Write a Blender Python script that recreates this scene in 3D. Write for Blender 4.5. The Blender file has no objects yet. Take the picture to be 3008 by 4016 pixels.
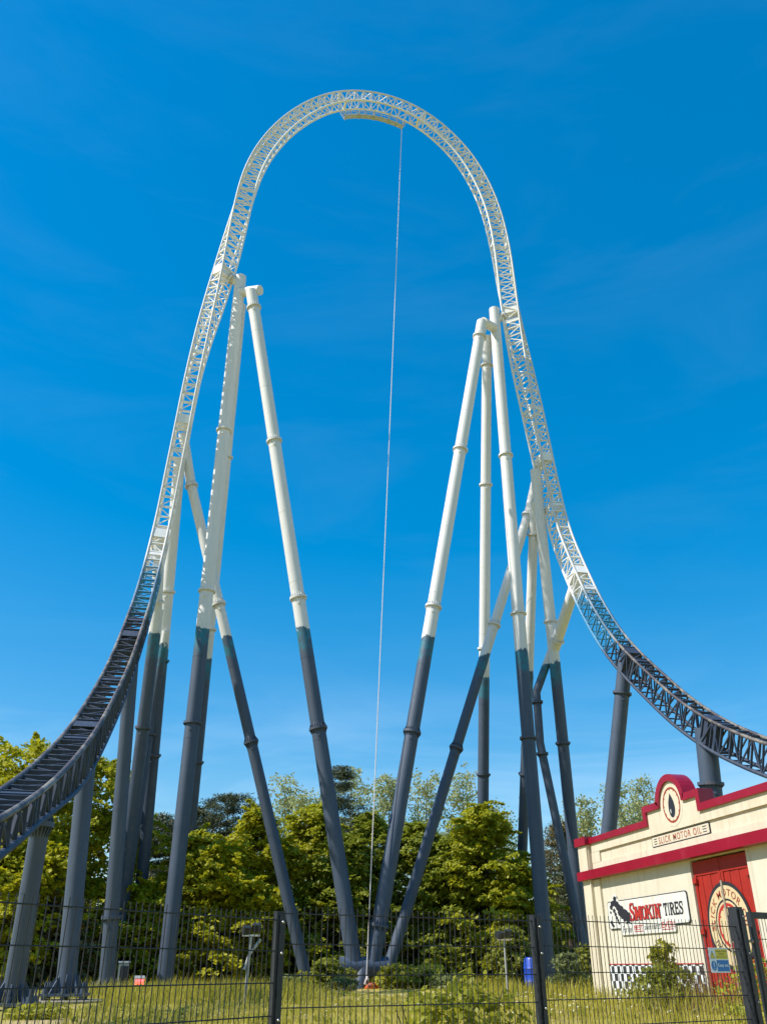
import bpy, math, random
import numpy as np
from mathutils import Vector, Matrix
R = math.radians
rng = np.random.default_rng(7); random.seed(7)
scn = bpy.context.scene
col = scn.collection
# ------------------------------------------------------------------ camera, sky, sun, exposure
# world axes: x runs across the coaster's arch, y runs away from the entrance (parallel to the launch track and the garage front)
PITCH = math.atan(1784/3331.0); YAW = R(11.76); EYE = 1.6
cam = bpy.data.cameras.new('camera'); cam_ob = bpy.data.objects.new('camera', cam); col.objects.link(cam_ob)
cam_ob.location = (0, 0, EYE); cam_ob.rotation_euler = (R(90)+PITCH, 0, -YAW)
cam.sensor_fit = 'VERTICAL'; cam.sensor_height = 24; cam.lens = 24*3331/4016; cam.clip_start = .05; cam.clip_end = 3000
scn.camera = cam_ob
SUN_EL = R(49); SUN_AZ = math.atan2(-1, -.07)
world = bpy.data.worlds.new('World'); scn.world = world; world.use_nodes = True
wn = world.node_tree; wn.nodes.clear()
out = wn.nodes.new('ShaderNodeOutputWorld'); bg = wn.nodes.new('ShaderNodeBackground')
sky = wn.nodes.new('ShaderNodeTexSky'); sky.sky_type = 'NISHITA'; sky.sun_disc = False
sky.sun_elevation = SUN_EL; sky.sun_rotation = SUN_AZ; sky.altitude = 0; sky.air_density = 1.0; sky.dust_density = .35; sky.ozone_density = 2.2
hs = wn.nodes.new('ShaderNodeHueSaturation'); hs.inputs['Saturation'].default_value = 2.1; hs.inputs['Hue'].default_value = .498; hs.inputs['Value'].default_value = 1.55
tc = wn.nodes.new('ShaderNodeTexCoord'); mp = wn.nodes.new('ShaderNodeMapping'); mp.inputs['Scale'].default_value = (1.3, 2.2, 6.5); mp.inputs['Rotation'].default_value = (.1, .25, .5)
nz = wn.nodes.new('ShaderNodeTexNoise'); nz.inputs['Scale'].default_value = 1.6; nz.inputs['Detail'].default_value = 7; nz.inputs['Roughness'].default_value = .58; nz.inputs['Distortion'].default_value = .7
cr = wn.nodes.new('ShaderNodeValToRGB'); cr.color_ramp.elements[0].position = .46; cr.color_ramp.elements[1].position = .80
cr.color_ramp.elements[1].color = (.5, .5, .5, 1)
sx = wn.nodes.new('ShaderNodeSeparateXYZ'); hr = wn.nodes.new('ShaderNodeMapRange')
hr.inputs['From Min'].default_value = .02; hr.inputs['From Max'].default_value = .3; hr.inputs['To Min'].default_value = 1; hr.inputs['To Max'].default_value = .03
mul = wn.nodes.new('ShaderNodeMath'); mul.operation = 'MULTIPLY'
mx = wn.nodes.new('ShaderNodeMix'); mx.data_type = 'RGBA'; mx.inputs['B'].default_value = (6.2, 7.0, 8.0, 1)
L = wn.links.new
L(tc.outputs['Generated'], mp.inputs['Vector']); L(mp.outputs[0], nz.inputs['Vector']); L(nz.outputs['Fac'], cr.inputs[0])
L(tc.outputs['Generated'], sx.inputs[0]); L(sx.outputs['Z'], hr.inputs['Value']); L(cr.outputs[0], mul.inputs[0]); L(hr.outputs[0], mul.inputs[1])
gm_ = wn.nodes.new('ShaderNodeGamma'); gm_.inputs[1].default_value = .6; L(sky.outputs[0], gm_.inputs[0]); L(gm_.outputs[0], hs.inputs['Color']); L(hs.outputs[0], mx.inputs['A']); L(mul.outputs[0], mx.inputs['Factor'])
L(mx.outputs['Result'], bg.inputs[0]); bg.inputs[1].default_value = .15; L(bg.outputs[0], out.inputs[0])
sun = bpy.data.lights.new('sun', 'SUN'); sun.energy = 4.6; sun.angle = R(.53); sun.color = (1, .945, .86)
sun_ob = bpy.data.objects.new('sun', sun); col.objects.link(sun_ob)
sdir = Vector((math.sin(SUN_AZ)*math.cos(SUN_EL), math.cos(SUN_AZ)*math.cos(SUN_EL), math.sin(SUN_EL)))
sun_ob.rotation_euler = sdir.to_track_quat('Z', 'Y').to_euler(); sun_ob.location = (-30, -10, 60)
vs = scn.view_settings; vs.view_transform = 'Standard'; vs.look = 'None'; vs.exposure = .5; vs.gamma = 1; vs.use_curve_mapping = False

# ------------------------------------------------------------------ helpers
_c, _s, _cp, _sp = math.cos(PITCH), math.sin(PITCH), math.cos(YAW), math.sin(YAW)
def ray(px, py):                       # direction seen at a place in the photograph (used only to work out real positions)
    h = (px-1504)/3331; v = (2008-py)/3331; Y = _c-_s*v
    return np.array([h*_cp+Y*_sp, -h*_sp+Y*_cp, _s+_c*v])
def at(px, py, y): r = ray(px, py); return r*(y/r[1])+np.array([0, 0, EYE])
def V(*a): return np.array(a, float)
def unit(v): v = np.asarray(v, float); return v/(np.linalg.norm(v)+1e-12)
def smooth01(a, b, x): t = np.clip((np.asarray(x, float)-a)/(b-a), 0, 1); return t*t*(3-2*t)
def ground_z(x, y):
    x = np.asarray(x, float); y = np.asarray(y, float)
    return .70*smooth01(10, 19, y)+.06*np.sin(x*.7+1)*np.cos(y*.45)*smooth01(8, 16, y)+.03*np.sin(x*1.9+y*1.3)
class MB:
    def __init__(s): s.v = []; s.f = []; s.n = 0
    def add(s, v, f):
        v = np.asarray(v, float).reshape(-1, 3); s.v.append(v); s.f += [tuple(i+s.n for i in q) for q in f]; s.n += len(v); return s
    def box(s, c, size, M=None):
        c = np.asarray(c, float); h = np.asarray(size, float)/2
        p = np.array([[x, y, z] for x in (-1, 1) for y in (-1, 1) for z in (-1, 1)])*h
        if M is not None: p = p@np.asarray(M, float)          # rows of M are the box axes
        return s.add(p+c, [(0, 1, 3, 2), (4, 6, 7, 5), (0, 4, 5, 1), (2, 3, 7, 6), (0, 2, 6, 4), (1, 5, 7, 3)])
    def bar(s, a, b, w, h=None, up=(0, 0, 1)):
        a = np.asarray(a, float); b = np.asarray(b, float); d = unit(b-a); x = np.cross(d, up)
        if np.linalg.norm(x) < 1e-3: x = np.cross(d, (1, 0, 0))
        x = unit(x); y = np.cross(x, d)
        return s.box((a+b)/2, (w, np.linalg.norm(b-a), h or w), np.array([x, d, y]))
    def tube(s, pts, r, n=12, caps=True):
        pts = np.asarray(pts, float); k = len(pts); rr = np.broadcast_to(np.asarray(r, float), (k,))
        T = np.gradient(pts, axis=0); T /= np.linalg.norm(T, axis=1)[:, None]
        ref = np.array([0, 0, 1.]) if abs(T[0][2]) < .9 else np.array([0, 1., 0])
        x = unit(np.cross(T[0], ref)); vs_ = []
        a = np.linspace(0, 2*math.pi, n, endpoint=False)
        for i in range(k):
            x = unit(x-T[i]*np.dot(x, T[i])); y = np.cross(T[i], x)
            vs_.append(pts[i]+rr[i]*(np.cos(a)[:, None]*x+np.sin(a)[:, None]*y))
        f = [(i*n+j, i*n+(j+1) % n, (i+1)*n+(j+1) % n, (i+1)*n+j) for i in range(k-1) for j in range(n)]
        if caps: f += [tuple(range(n-1, -1, -1)), tuple((k-1)*n+j for j in range(n))]
        return s.add(np.concatenate(vs_), f)
    def build(s, name, mat, parent=None, smooth=False, org=(0, 0, 0), kind=None, label=None):
        v = np.concatenate(s.v)-np.asarray(org, float) if s.v else np.zeros((0, 3))
        return mesh_ob(name, v, s.f, mat, parent, smooth, kind, label)
def mesh_ob(name, v, f, mat, parent=None, smooth=False, kind=None, label=None):
    me = bpy.data.meshes.new(name); me.from_pydata(np.asarray(v).tolist(), [], f); me.update()
    if smooth: 
        me.polygons.foreach_set('use_smooth', np.array([len(p.vertices) < 5 for p in me.polygons]))
        try: me.set_sharp_from_angle(angle=R(40))
        except Exception: pass
    return link_mesh(name, me, mat, parent, kind, label)
def link_mesh(name, me, mat, parent=None, kind=None, label=None):
    if mat and not me.materials: me.materials.append(mat)
    o = bpy.data.objects.new(name, me); col.objects.link(o)
    if parent: o.parent = parent
    if kind: o['kind'] = kind
    if label: o['label'] = label
    return o
def quads_ob(name, v, mat, parent=None, kind=None, corners=4):       # fast builder: n polygons of `corners` vertices each
    v = np.asarray(v, np.float32).reshape(-1, 3); k = len(v)//corners
    me = bpy.data.meshes.new(name); me.vertices.add(len(v)); me.vertices.foreach_set('co', v.ravel())
    me.loops.add(len(v)); me.loops.foreach_set('vertex_index', np.arange(len(v), dtype=np.int32))
    me.polygons.add(k); me.polygons.foreach_set('loop_start', np.arange(0, len(v), corners, dtype=np.int32))
    me.update(calc_edges=True); me.validate()
    return link_mesh(name, me, mat, parent, kind)
def tag(o, label, cat, group=None, kind=None):
    o['label'] = label; o['category'] = cat
    if group: o['group'] = group
    if kind: o['kind'] = kind
    return o
def thing(name, loc, label, cat, group=None):
    o = bpy.data.objects.new(name, None); col.objects.link(o); o.location = [float(c) for c in loc]; o.empty_display_size = .3
    return tag(o, label, cat, group)

# ------------------------------------------------------------------ materials
def mat(name, base=(.5, .5, .5), rough=.5, metal=0, spec=.5, noise=None, bump=0, bscale=20, emit=None):
    m = bpy.data.materials.new(name); m.use_nodes = True; nt = m.node_tree; b = nt.nodes['Principled BSDF']
    b.inputs['Base Color'].default_value = (*base, 1); b.inputs['Roughness'].default_value = rough; b.inputs['Metallic'].default_value = metal
    b.inputs['Specular IOR Level'].default_value = spec
    if noise:
        c2, sc, lo, hi = noise
        n = nt.nodes.new('ShaderNodeTexNoise'); n.inputs['Scale'].default_value = sc; n.inputs['Detail'].default_value = 8; n.inputs['Roughness'].default_value = .65
        g = nt.nodes.new('ShaderNodeNewGeometry'); nt.links.new(g.outputs['Position'], n.inputs['Vector'])
        r = nt.nodes.new('ShaderNodeValToRGB'); r.color_ramp.elements[0].position = lo; r.color_ramp.elements[1].position = hi
        r.color_ramp.elements[0].color = (*base, 1); r.color_ramp.elements[1].color = (*c2, 1)
        nt.links.new(n.outputs['Fac'], r.inputs[0]); nt.links.new(r.outputs[0], b.inputs['Base Color'])
    if bump:
        n = nt.nodes.new('ShaderNodeTexNoise'); n.inputs['Scale'].default_value = bscale; n.inputs['Detail'].default_value = 6
        g = nt.nodes.new('ShaderNodeNewGeometry'); nt.links.new(g.outputs['Position'], n.inputs['Vector'])
        bp = nt.nodes.new('ShaderNodeBump'); bp.inputs['Strength'].default_value = bump; bp.inputs['Distance'].default_value = .02
        nt.links.new(n.outputs['Fac'], bp.inputs['Height']); nt.links.new(bp.outputs[0], b.inputs['Normal'])
    if emit: b.inputs['Emission Color'].default_value = (*emit[0], 1); b.inputs['Emission Strength'].default_value = emit[1]
    return m
def streaks(m, colr, amt, scale=(5, 5, .45)):           # rain streaks and grime washed over a finished material
    nt = m.node_tree; b = nt.nodes['Principled BSDF']; src_ = b.inputs['Base Color'].links[0].from_socket
    g = N(nt, 'ShaderNodeNewGeometry'); mp_ = N(nt, 'ShaderNodeMapping'); mp_.inputs['Scale'].default_value = scale; nt.links.new(g.outputs['Position'], mp_.inputs[0])
    n = N(nt, 'ShaderNodeTexNoise'); n.inputs['Scale'].default_value = 1; n.inputs['Detail'].default_value = 8; n.inputs['Roughness'].default_value = .62; nt.links.new(mp_.outputs[0], n.inputs['Vector'])
    r = N(nt, 'ShaderNodeMapRange'); nt.links.new(n.outputs['Fac'], r.inputs['Value']); r.inputs['From Min'].default_value = .5; r.inputs['From Max'].default_value = .78; r.inputs['To Max'].default_value = amt
    nt.links.new(mixc(nt, r.outputs['Result'], src_, colr), b.inputs['Base Color'])
def N(nt, t, **kw):
    n = nt.nodes.new(t)
    for k, v in kw.items(): setattr(n, k, v)
    return n
def mixc(nt, fac, a, b):
    m = N(nt, 'ShaderNodeMix', data_type='RGBA'); 
    if isinstance(fac, float): m.inputs['Factor'].default_value = fac
    else: nt.links.new(fac, m.inputs['Factor'])
    for k, x in (('A', a), ('B', b)):
        if isinstance(x, tuple): m.inputs[k].default_value = (*x, 1)
        else: nt.links.new(x, m.inputs[k])
    return m.outputs['Result']
WHITE = (.69, .68, .655); DARK = (.050, .073, .114); TEAL = (.012, .15, .21); SKYB = (.05, .215, .37)
def steel(name, zs, rail=False, rough=.55, patchy=False, DARK=DARK, WHITE=WHITE):
    # paint in bands by height, as the coaster is painted: white, a ragged blue band, slate below; zs = (white/blue, blue/slate, raggedness)
    m = bpy.data.materials.new(name); m.use_nodes = True; nt = m.node_tree; b = nt.nodes['Principled BSDF']; ln = nt.links.new
    g = N(nt, 'ShaderNodeNewGeometry'); sp = N(nt, 'ShaderNodeSeparateXYZ'); ln(g.outputs['Position'], sp.inputs[0])
    n = N(nt, 'ShaderNodeTexNoise'); n.inputs['Scale'].default_value = 1.9; n.inputs['Detail'].default_value = 6; n.inputs['Roughness'].default_value = .7; ln(g.outputs['Position'], n.inputs['Vector'])
    def edge(z, amp, soft):
        a = N(nt, 'ShaderNodeMath', operation='MULTIPLY_ADD'); ln(n.outputs['Fac'], a.inputs[0]); a.inputs[1].default_value = amp; ln(sp.outputs['Z'], a.inputs[2])
        r = N(nt, 'ShaderNodeMapRange'); r.interpolation_type = 'SMOOTHSTEP'; ln(a.outputs[0], r.inputs['Value']); r.inputs['From Min'].default_value = z+amp*.5-soft; r.inputs['From Max'].default_value = z+amp*.5+soft
        return r.outputs['Result']
    z1, z2, amp, soft, midc = zs
    n2 = N(nt, 'ShaderNodeTexNoise'); n2.inputs['Scale'].default_value = .9; n2.inputs['Detail'].default_value = 9; n2.inputs['Roughness'].default_value = .7; ln(g.outputs['Position'], n2.inputs['Vector'])
    mpn = N(nt, 'ShaderNodeMapping'); mpn.inputs['Scale'].default_value = (9, 9, .35); ln(g.outputs['Position'], mpn.inputs['Vector'])
    n3 = N(nt, 'ShaderNodeTexNoise'); n3.inputs['Scale'].default_value = 1; n3.inputs['Detail'].default_value = 5; ln(mpn.outputs[0], n3.inputs['Vector'])
    r3 = N(nt, 'ShaderNodeMapRange'); ln(n3.outputs['Fac'], r3.inputs['Value']); r3.inputs['From Min'].default_value = .5; r3.inputs['From Max'].default_value = .85
    whites = mixc(nt, n2.outputs['Fac'], tuple(.94*x for x in WHITE), tuple(min(1, 1.05*x) for x in WHITE))
    s1 = N(nt, 'ShaderNodeMath', operation='MULTIPLY'); ln(r3.outputs['Result'], s1.inputs[0]); s1.inputs[1].default_value = .35
    whites = mixc(nt, s1.outputs[0], whites, (.52, .47, .38))
    darks = mixc(nt, n2.outputs['Fac'], tuple(.8*x for x in DARK), tuple(1.22*x for x in DARK))
    s2 = N(nt, 'ShaderNodeMath', operation='MULTIPLY'); ln(r3.outputs['Result'], s2.inputs[0]); s2.inputs[1].default_value = .6
    darks = mixc(nt, s2.outputs[0], darks, (.10, .115, .15))
    r5 = N(nt, 'ShaderNodeMapRange'); ln(n.outputs['Fac'], r5.inputs['Value']); r5.inputs['From Min'].default_value = .38; r5.inputs['From Max'].default_value = .58
    mid = mixc(nt, n2.outputs['Fac'], tuple(.75*x for x in midc), tuple(1.35*x for x in midc))
    if patchy: mid = mixc(nt, r5.outputs['Result'], darks, mid)
    c = mixc(nt, edge(z2, amp*1.8, soft*10 if patchy else soft), darks, mid); c = mixc(nt, edge(z1, amp, soft), c, whites)
    if rail:
        n4 = N(nt, 'ShaderNodeTexNoise'); n4.inputs['Scale'].default_value = .8; n4.inputs['Detail'].default_value = 8; n4.inputs['Roughness'].default_value = .75; ln(g.outputs['Position'], n4.inputs['Vector'])
        r4 = N(nt, 'ShaderNodeMapRange'); ln(n4.outputs['Fac'], r4.inputs['Value']); r4.inputs['From Min'].default_value = .47; r4.inputs['From Max'].default_value = .6
        c2 = mixc(nt, r4.outputs['Result'], (.06, .045, .044), (.30, .26, .20))
        ez = edge(19, 3., 6.); inv = N(nt, 'ShaderNodeMath', operation='MULTIPLY_ADD'); ln(ez, inv.inputs[0]); inv.inputs[1].default_value = -.55; inv.inputs[2].default_value = .78
        c = mixc(nt, inv.outputs[0], c, c2)
    ln(c, b.inputs['Base Color']); b.inputs['Roughness'].default_value = rough
    nb = N(nt, 'ShaderNodeTexNoise'); nb.inputs['Scale'].default_value = 3; nb.inputs['Detail'].default_value = 8; ln(g.outputs['Position'], nb.inputs['Vector'])
    rr = N(nt, 'ShaderNodeMapRange'); ln(nb.outputs['Fac'], rr.inputs['Value']); rr.inputs['To Min'].default_value = rough-.1; rr.inputs['To Max'].default_value = rough+.2; ln(rr.outputs['Result'], b.inputs['Roughness'])
    return m
M = {}
M['column'] = steel('column_paint', (17.7, 16.6, 1.1, .04, TEAL), patchy=True)
M['flange'] = steel('flange_paint', (17.7, 16.6, 1.1, .04, TEAL), patchy=True)
M['track'] = steel('track_paint', (20.4, 16.5, 1.2, .7, SKYB), DARK=(.026, .039, .070), WHITE=(.78, .77, .745))
M['rail'] = steel('rail_paint', (20.4, 16.5, 1.2, .7, SKYB), DARK=(.028, .038, .066), WHITE=(.78, .77, .745), rail=True, rough=.5)
M['white'] = mat('white_paint', WHITE, .45, noise=((.6, .58, .52), 2.0, .45, .8))
M['dark'] = mat('slate_paint', DARK, .45, noise=((.09, .105, .135), 1.5, .4, .7))
M['concrete'] = mat('concrete', (.30, .27, .21), .9, noise=((.18, .16, .12), 3, .4, .7), bump=.5)
M['cream'] = mat('cream_render', (.61, .55, .42), .85, noise=((.56, .49, .355), 1.3, .42, .72), bump=.25, bscale=30)
M['cream_low'] = mat('cream_wall', (.61, .57, .46), .85, noise=((.565, .51, .39), 1.1, .42, .75), bump=.25, bscale=30)
M['crimson'] = mat('crimson_paint', (.29, .006, .024), .28, noise=((.22, .005, .018), 1.2, .4, .7))
M['doorred'] = mat('door_red', (.36, .017, .008), .55, noise=((.28, .012, .007), 4, .42, .75))
M['signwhite'] = mat('sign_white', (.66, .66, .62), .45, noise=((.58, .52, .36), 1.3, .58, .78))
M['black'] = mat('black_print', (.022, .022, .03), .5)
M['red'] = mat('red_print', (.42, .028, .022), .5)
M['redbrown'] = mat('redbrown_print', (.30, .045, .02), .6)
M['logocream'] = mat('logo_cream', (.62, .49, .28), .7, noise=((.45, .34, .18), 6, .52, .78))
M['tan'] = mat('faded_tan', (.62, .48, .28), .8)
M['wood'] = mat('grey_wood', (.33, .28, .22), .8, noise=((.2, .17, .13), 8, .4, .7))
M['fence'] = mat('anthracite_coating', (.016, .018, .024), .5, noise=((.024, .027, .034), 8, .4, .7))
M['bolt'] = mat('zinc', (.55, .52, .48), .3, metal=.8)
M['signgrey'] = mat('notice_white', (.72, .74, .80), .5)
M['yellow'] = mat('notice_yellow', (.72, .56, .06), .5)
M['blue'] = mat('notice_blue', (.015, .17, .50), .5)
M['barrel'] = mat('blue_plastic', (.010, .06, .42), .4)
M['orange'] = mat('orange_bag', (.75, .12, .02), .6, noise=((.4, .05, .01), 14, .45, .65))
M['rope'] = mat('pale_rope', (.72, .65, .64), .8)
M['galv'] = mat('galvanised', (.38, .38, .37), .5, metal=.3)
M['lampglow'] = mat('red_lamp', (.6, .05, .02), .3, emit=((1, .04, .05), 7))
M['plank'] = mat('deck_plank', (.62, .64, .66), .7)
M['platform'] = mat('platform_paint', (.52, .56, .62), .5, noise=((.42, .45, .5), 3, .4, .7))
M['mesh'] = mat('platform_mesh', (.45, .47, .52), .5)
M['roofing'] = mat('roof_felt', (.08, .08, .08), .9)
M['bark'] = mat('bark', (.10, .065, .04), .9, noise=((.05, .035, .022), 6, .4, .7), bump=.6, bscale=18)
M['barkpale'] = mat('bark_pale', (.26, .23, .17), .9, noise=((.14, .12, .09), 5, .4, .7))
streaks(M['flange'], (.24, .13, .06), .55, (4, 4, 3)); streaks(M['cream'], (.33, .26, .16), .5); streaks(M['cream_low'], (.36, .29, .19), .45); streaks(M['signwhite'], (.42, .32, .14), .45, (7, 7, .3)); streaks(M['doorred'], (.16, .02, .01), .5, (14, 14, .5)); streaks(M['crimson'], (.42, .05, .08), .3, (2, 2, 1.5)); streaks(M['logocream'], (.25, .17, .08), .5, (16, 16, .6))
def leafmat(name, a, b, trans=.48, rough=.55):
    m = bpy.data.materials.new(name); m.use_nodes = True; nt = m.node_tree; ln = nt.links.new
    p = nt.nodes['Principled BSDF']; o = nt.nodes['Material Output']
    g = N(nt, 'ShaderNodeNewGeometry'); n = N(nt, 'ShaderNodeTexNoise'); n.inputs['Scale'].default_value = .7; n.inputs['Detail'].default_value = 3; ln(g.outputs['Position'], n.inputs['Vector'])
    ad = N(nt, 'ShaderNodeMath', operation='ADD'); ln(g.outputs['Random Per Island'], ad.inputs[0]); ln(n.outputs['Fac'], ad.inputs[1])
    h = N(nt, 'ShaderNodeMath', operation='MULTIPLY'); ln(ad.outputs[0], h.inputs[0]); h.inputs[1].default_value = .5
    c = mixc(nt, h.outputs[0], a, b); ln(c, p.inputs['Base Color']); p.inputs['Roughness'].default_value = rough; p.inputs['Specular IOR Level'].default_value = .35
    t = N(nt, 'ShaderNodeBsdfTranslucent'); ln(c, t.inputs['Color']); ms = N(nt, 'ShaderNodeMixShader'); ms.inputs[0].default_value = trans
    ln(p.outputs[0], ms.inputs[1]); ln(t.outputs[0], ms.inputs[2]); ln(ms.outputs[0], o.inputs['Surface']); return m
M['leaf'] = leafmat('hornbeam_leaf', (.22, .26, .014), (.54, .51, .02))
M['leafdeep'] = leafmat('deep_leaf', (.14, .185, .018), (.38, .40, .03))
M['leafbright'] = leafmat('maple_leaf', (.27, .29, .010), (.60, .55, .018))
M['leafpale'] = leafmat('poplar_leaf', (.27, .30, .11), (.48, .50, .22), .4)
M['needle'] = leafmat('pine_needle', (.04, .06, .026), (.13, .14, .06), .15)
M['needlebrown'] = leafmat('brown_conifer', (.09, .085, .03), (.24, .195, .08), .2)
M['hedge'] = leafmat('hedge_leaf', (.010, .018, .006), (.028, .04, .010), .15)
M['shrub'] = leafmat('shrub_leaf', (.14, .17, .016), (.36, .36, .04))
M['shrubpale'] = leafmat('grey_shrub_leaf', (.12, .155, .045), (.30, .33, .12))
M['weed'] = leafmat('bramble_leaf', (.20, .22, .012), (.48, .45, .04))
M['grass'] = leafmat('long_grass', (.24, .23, .02), (.56, .48, .06), .4)
M['straw'] = leafmat('dry_grass', (.34, .27, .08), (.52, .44, .18), .35)
M['daisy'] = mat('daisy_white', (.8, .78, .7), .7)
M['drystem'] = leafmat('dry_stems', (.14, .075, .03), (.28, .16, .07), .2)
def ground_mat():
    m = bpy.data.materials.new('meadow_ground'); m.use_nodes = True; nt = m.node_tree; ln = nt.links.new; p = nt.nodes['Principled BSDF']
    g = N(nt, 'ShaderNodeNewGeometry'); n1 = N(nt, 'ShaderNodeTexNoise'); n1.inputs['Scale'].default_value = .35; n1.inputs['Detail'].default_value = 8; ln(g.outputs['Position'], n1.inputs['Vector'])
    n2 = N(nt, 'ShaderNodeTexNoise'); n2.inputs['Scale'].default_value = 7; n2.inputs['Detail'].default_value = 6; ln(g.outputs['Position'], n2.inputs['Vector'])
    c = mixc(nt, n2.outputs['Fac'], (.20, .175, .015), (.42, .35, .05))
    r = N(nt, 'ShaderNodeMapRange'); ln(n1.outputs['Fac'], r.inputs['Value']); r.inputs['From Min'].default_value = .56; r.inputs['From Max'].default_value = .68
    c = mixc(nt, r.outputs['Result'], c, (.44, .33, .17)); ln(c, p.inputs['Base Color']); p.inputs['Roughness'].default_value = .95
    b = N(nt, 'ShaderNodeBump'); b.inputs['Strength'].default_value = .6; b.inputs['Distance'].default_value = .08; ln(n2.outputs['Fac'], b.inputs['Height']); ln(b.outputs[0], p.inputs['Normal']); return m
M['ground'] = ground_mat()
def checker_mat():
    m = bpy.data.materials.new('checker_paint'); m.use_nodes = True; nt = m.node_tree; p = nt.nodes['Principled BSDF']
    g = N(nt, 'ShaderNodeNewGeometry'); mp_ = N(nt, 'ShaderNodeMapping'); mp_.inputs['Location'].default_value = (.33, .02, -.02); ck = N(nt, 'ShaderNodeTexChecker'); ck.inputs['Scale'].default_value = 1/.2
    ck.inputs['Color1'].default_value = (.03, .03, .035, 1); ck.inputs['Color2'].default_value = (.68, .72, .74, 1)
    nt.links.new(g.outputs['Position'], mp_.inputs[0]); nt.links.new(mp_.outputs[0], ck.inputs[0]); nt.links.new(ck.outputs[0], p.inputs['Base Color']); p.inputs['Roughness'].default_value = .6; return m
M['checker'] = checker_mat()

# ------------------------------------------------------------------ ground
xs = np.unique(np.concatenate([np.linspace(-1500, -40, 16), np.linspace(-40, 60, 101), np.linspace(60, 1500, 16)]))
ys = np.unique(np.concatenate([np.linspace(-300, -10, 8), np.linspace(-10, 70, 81), np.linspace(70, 1800, 18)]))
gx, gy = np.meshgrid(xs, ys); gv = np.stack([gx, gy, ground_z(gx, gy)], -1).reshape(-1, 3); nx = len(xs)
gf = [(j*nx+i, j*nx+i+1, (j+1)*nx+i+1, (j+1)*nx+i) for j in range(len(ys)-1) for i in range(nx-1)]
g_ob = mesh_ob('ground', gv, gf, M['ground'], smooth=True, kind='structure'); g_ob['label'] = 'rough yellow green meadow under the roller coaster'

# ------------------------------------------------------------------ coaster track
W0 = 44.0; MID = 8.47
ctrl = [(-3.65, 6, 2.3), (-3.65, 9, 2.5), (-3.65, 12, 2.9), (-3.65, 14, 3.28)]+[(-3.65, a, b) for a, b in ((16.04, 3.78), (18, 4.36), (19.3, 4.76), (20.55, 5.18), (21.95, 5.69), (23.25, 6.22), (24.7, 6.83), (26.15, 7.48), (27.56, 8.19), (29.06, 9.01), (30.5, 9.87), (32.1, 10.85), (33.7, 11.9), (35.1, 12.95), (36.4, 14), (37.45, 14.9), (38.5, 15.85), (40, 17.2), (41.3, 18.6))]+[(-3.63, 42.5, 20.1), (-3.58, 43.4, 21.9), (-3.5, 43.9, 23.5), (-3.43, 44, 24.6), (-3.33, 44, 26.8), (-3.2, 44, 29.1), (-2.98, 44, 33.5), (-2.66, 44, 38), (-2.2, 44, 43), (-1.9, 44, 46.5),
        (-1.6, 44, 49.4), (-1.38, 44, 51.3), (-1.02, 44, 53.3), (-.48, 44, 55.2), (.35, 44, 57.2), (1.31, 44, 58.95), (2.46, 44, 60.55), (3.66, 44, 61.85), (4.9, 44, 62.8), (6.18, 44, 63.42), (7.48, 44, 63.74), (8.79, 44, 63.82), (10.1, 44, 63.65), (11.43, 44, 63.2), (12.6, 44, 62.55), (13.9, 44, 61.5), (15.05, 44, 60.2), (16, 44, 58.9), (16.88, 44, 57.15), (17.58, 44, 55.3), (18.03, 44, 53.6), (18.4, 44, 51.6),
        (18.75, 44, 48.5), (18.95, 44, 45.3), (19.15, 44, 42), (19.52, 44, 37.7), (19.76, 44, 35), (19.94, 44, 32.4), (20.18, 44, 29.4), (20.38, 43.9, 27), (20.46, 43.4, 25), (20.5, 42.5, 23), (20.5, 41.27, 20.62), (20.5, 40.25, 18.95), (20.5, 38.75, 16.9), (20.5, 37.2, 15.3), (20.5, 35.5, 13.8), (20.5, 34.5, 12.9), (20.5, 33.5, 12.05), (20.5, 32.2, 11.1), (20.5, 31, 10.33), (20.5, 29.8, 9.7), (20.5, 28.4, 9.0), (20.5, 26, 8.0), (20.5, 23, 6.95), (20.5, 20, 6.2)]
C = np.array(ctrl); d = np.r_[0, np.cumsum(np.linalg.norm(np.diff(C, axis=0), axis=1))]
ss = np.arange(0, d[-1], .1); P = np.stack([np.interp(ss, d, C[:, i]) for i in range(3)], -1)
k = np.exp(-.5*(np.arange(-40, 41)*.1/.95)**2); k /= k.sum()
Pp = np.concatenate([2*P[0]-P[40:0:-1], P, 2*P[-1]-P[-2:-42:-1]])
P = np.stack([np.convolve(Pp[:, i], k, 'valid') for i in range(3)], -1)
sl = np.r_[0, np.cumsum(np.linalg.norm(np.diff(P, axis=0), axis=1))]
top_i = int(np.argmax(P[:, 2])); idx = np.arange(len(P))
tw = np.where(idx < top_i, smooth01(33.5, 53, P[:, 2])*90, 180-smooth01(27, 53, P[:, 2])*90)      # the track turns about itself on both legs
Tn = np.gradient(P, axis=0); Tn /= np.linalg.norm(Tn, axis=1)[:, None]
ang = -np.radians(tw); Rg = np.stack([np.cos(ang), np.sin(ang), 0*ang], -1)
Rg -= Tn*np.sum(Rg*Tn, 1)[:, None]; Rg /= np.linalg.norm(Rg, axis=1)[:, None]
Nn = np.cross(Rg, Tn)
GA, DEP = .80, 1.15
depth_a = np.where(idx < top_i, .65+.5*smooth01(19.2, 26.8, P[:, 1]), DEP)
def dep(s): return np.interp(s, sl, depth_a)
def samp(A, s): return np.stack([np.interp(s, sl, A[:, i]) for i in range(3)], -1)
track = thing('coaster_track', (MID, W0, .7), 'tall arching roller coaster track with twin rails, white above and slate blue below', 'track')
TO = V(MID, W0, .7)
sv = np.arange(0, sl[-1], .5)
def offs(s, a, b): return samp(P, s)+samp(Rg, s)*a+samp(Nn, s)*b
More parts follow.
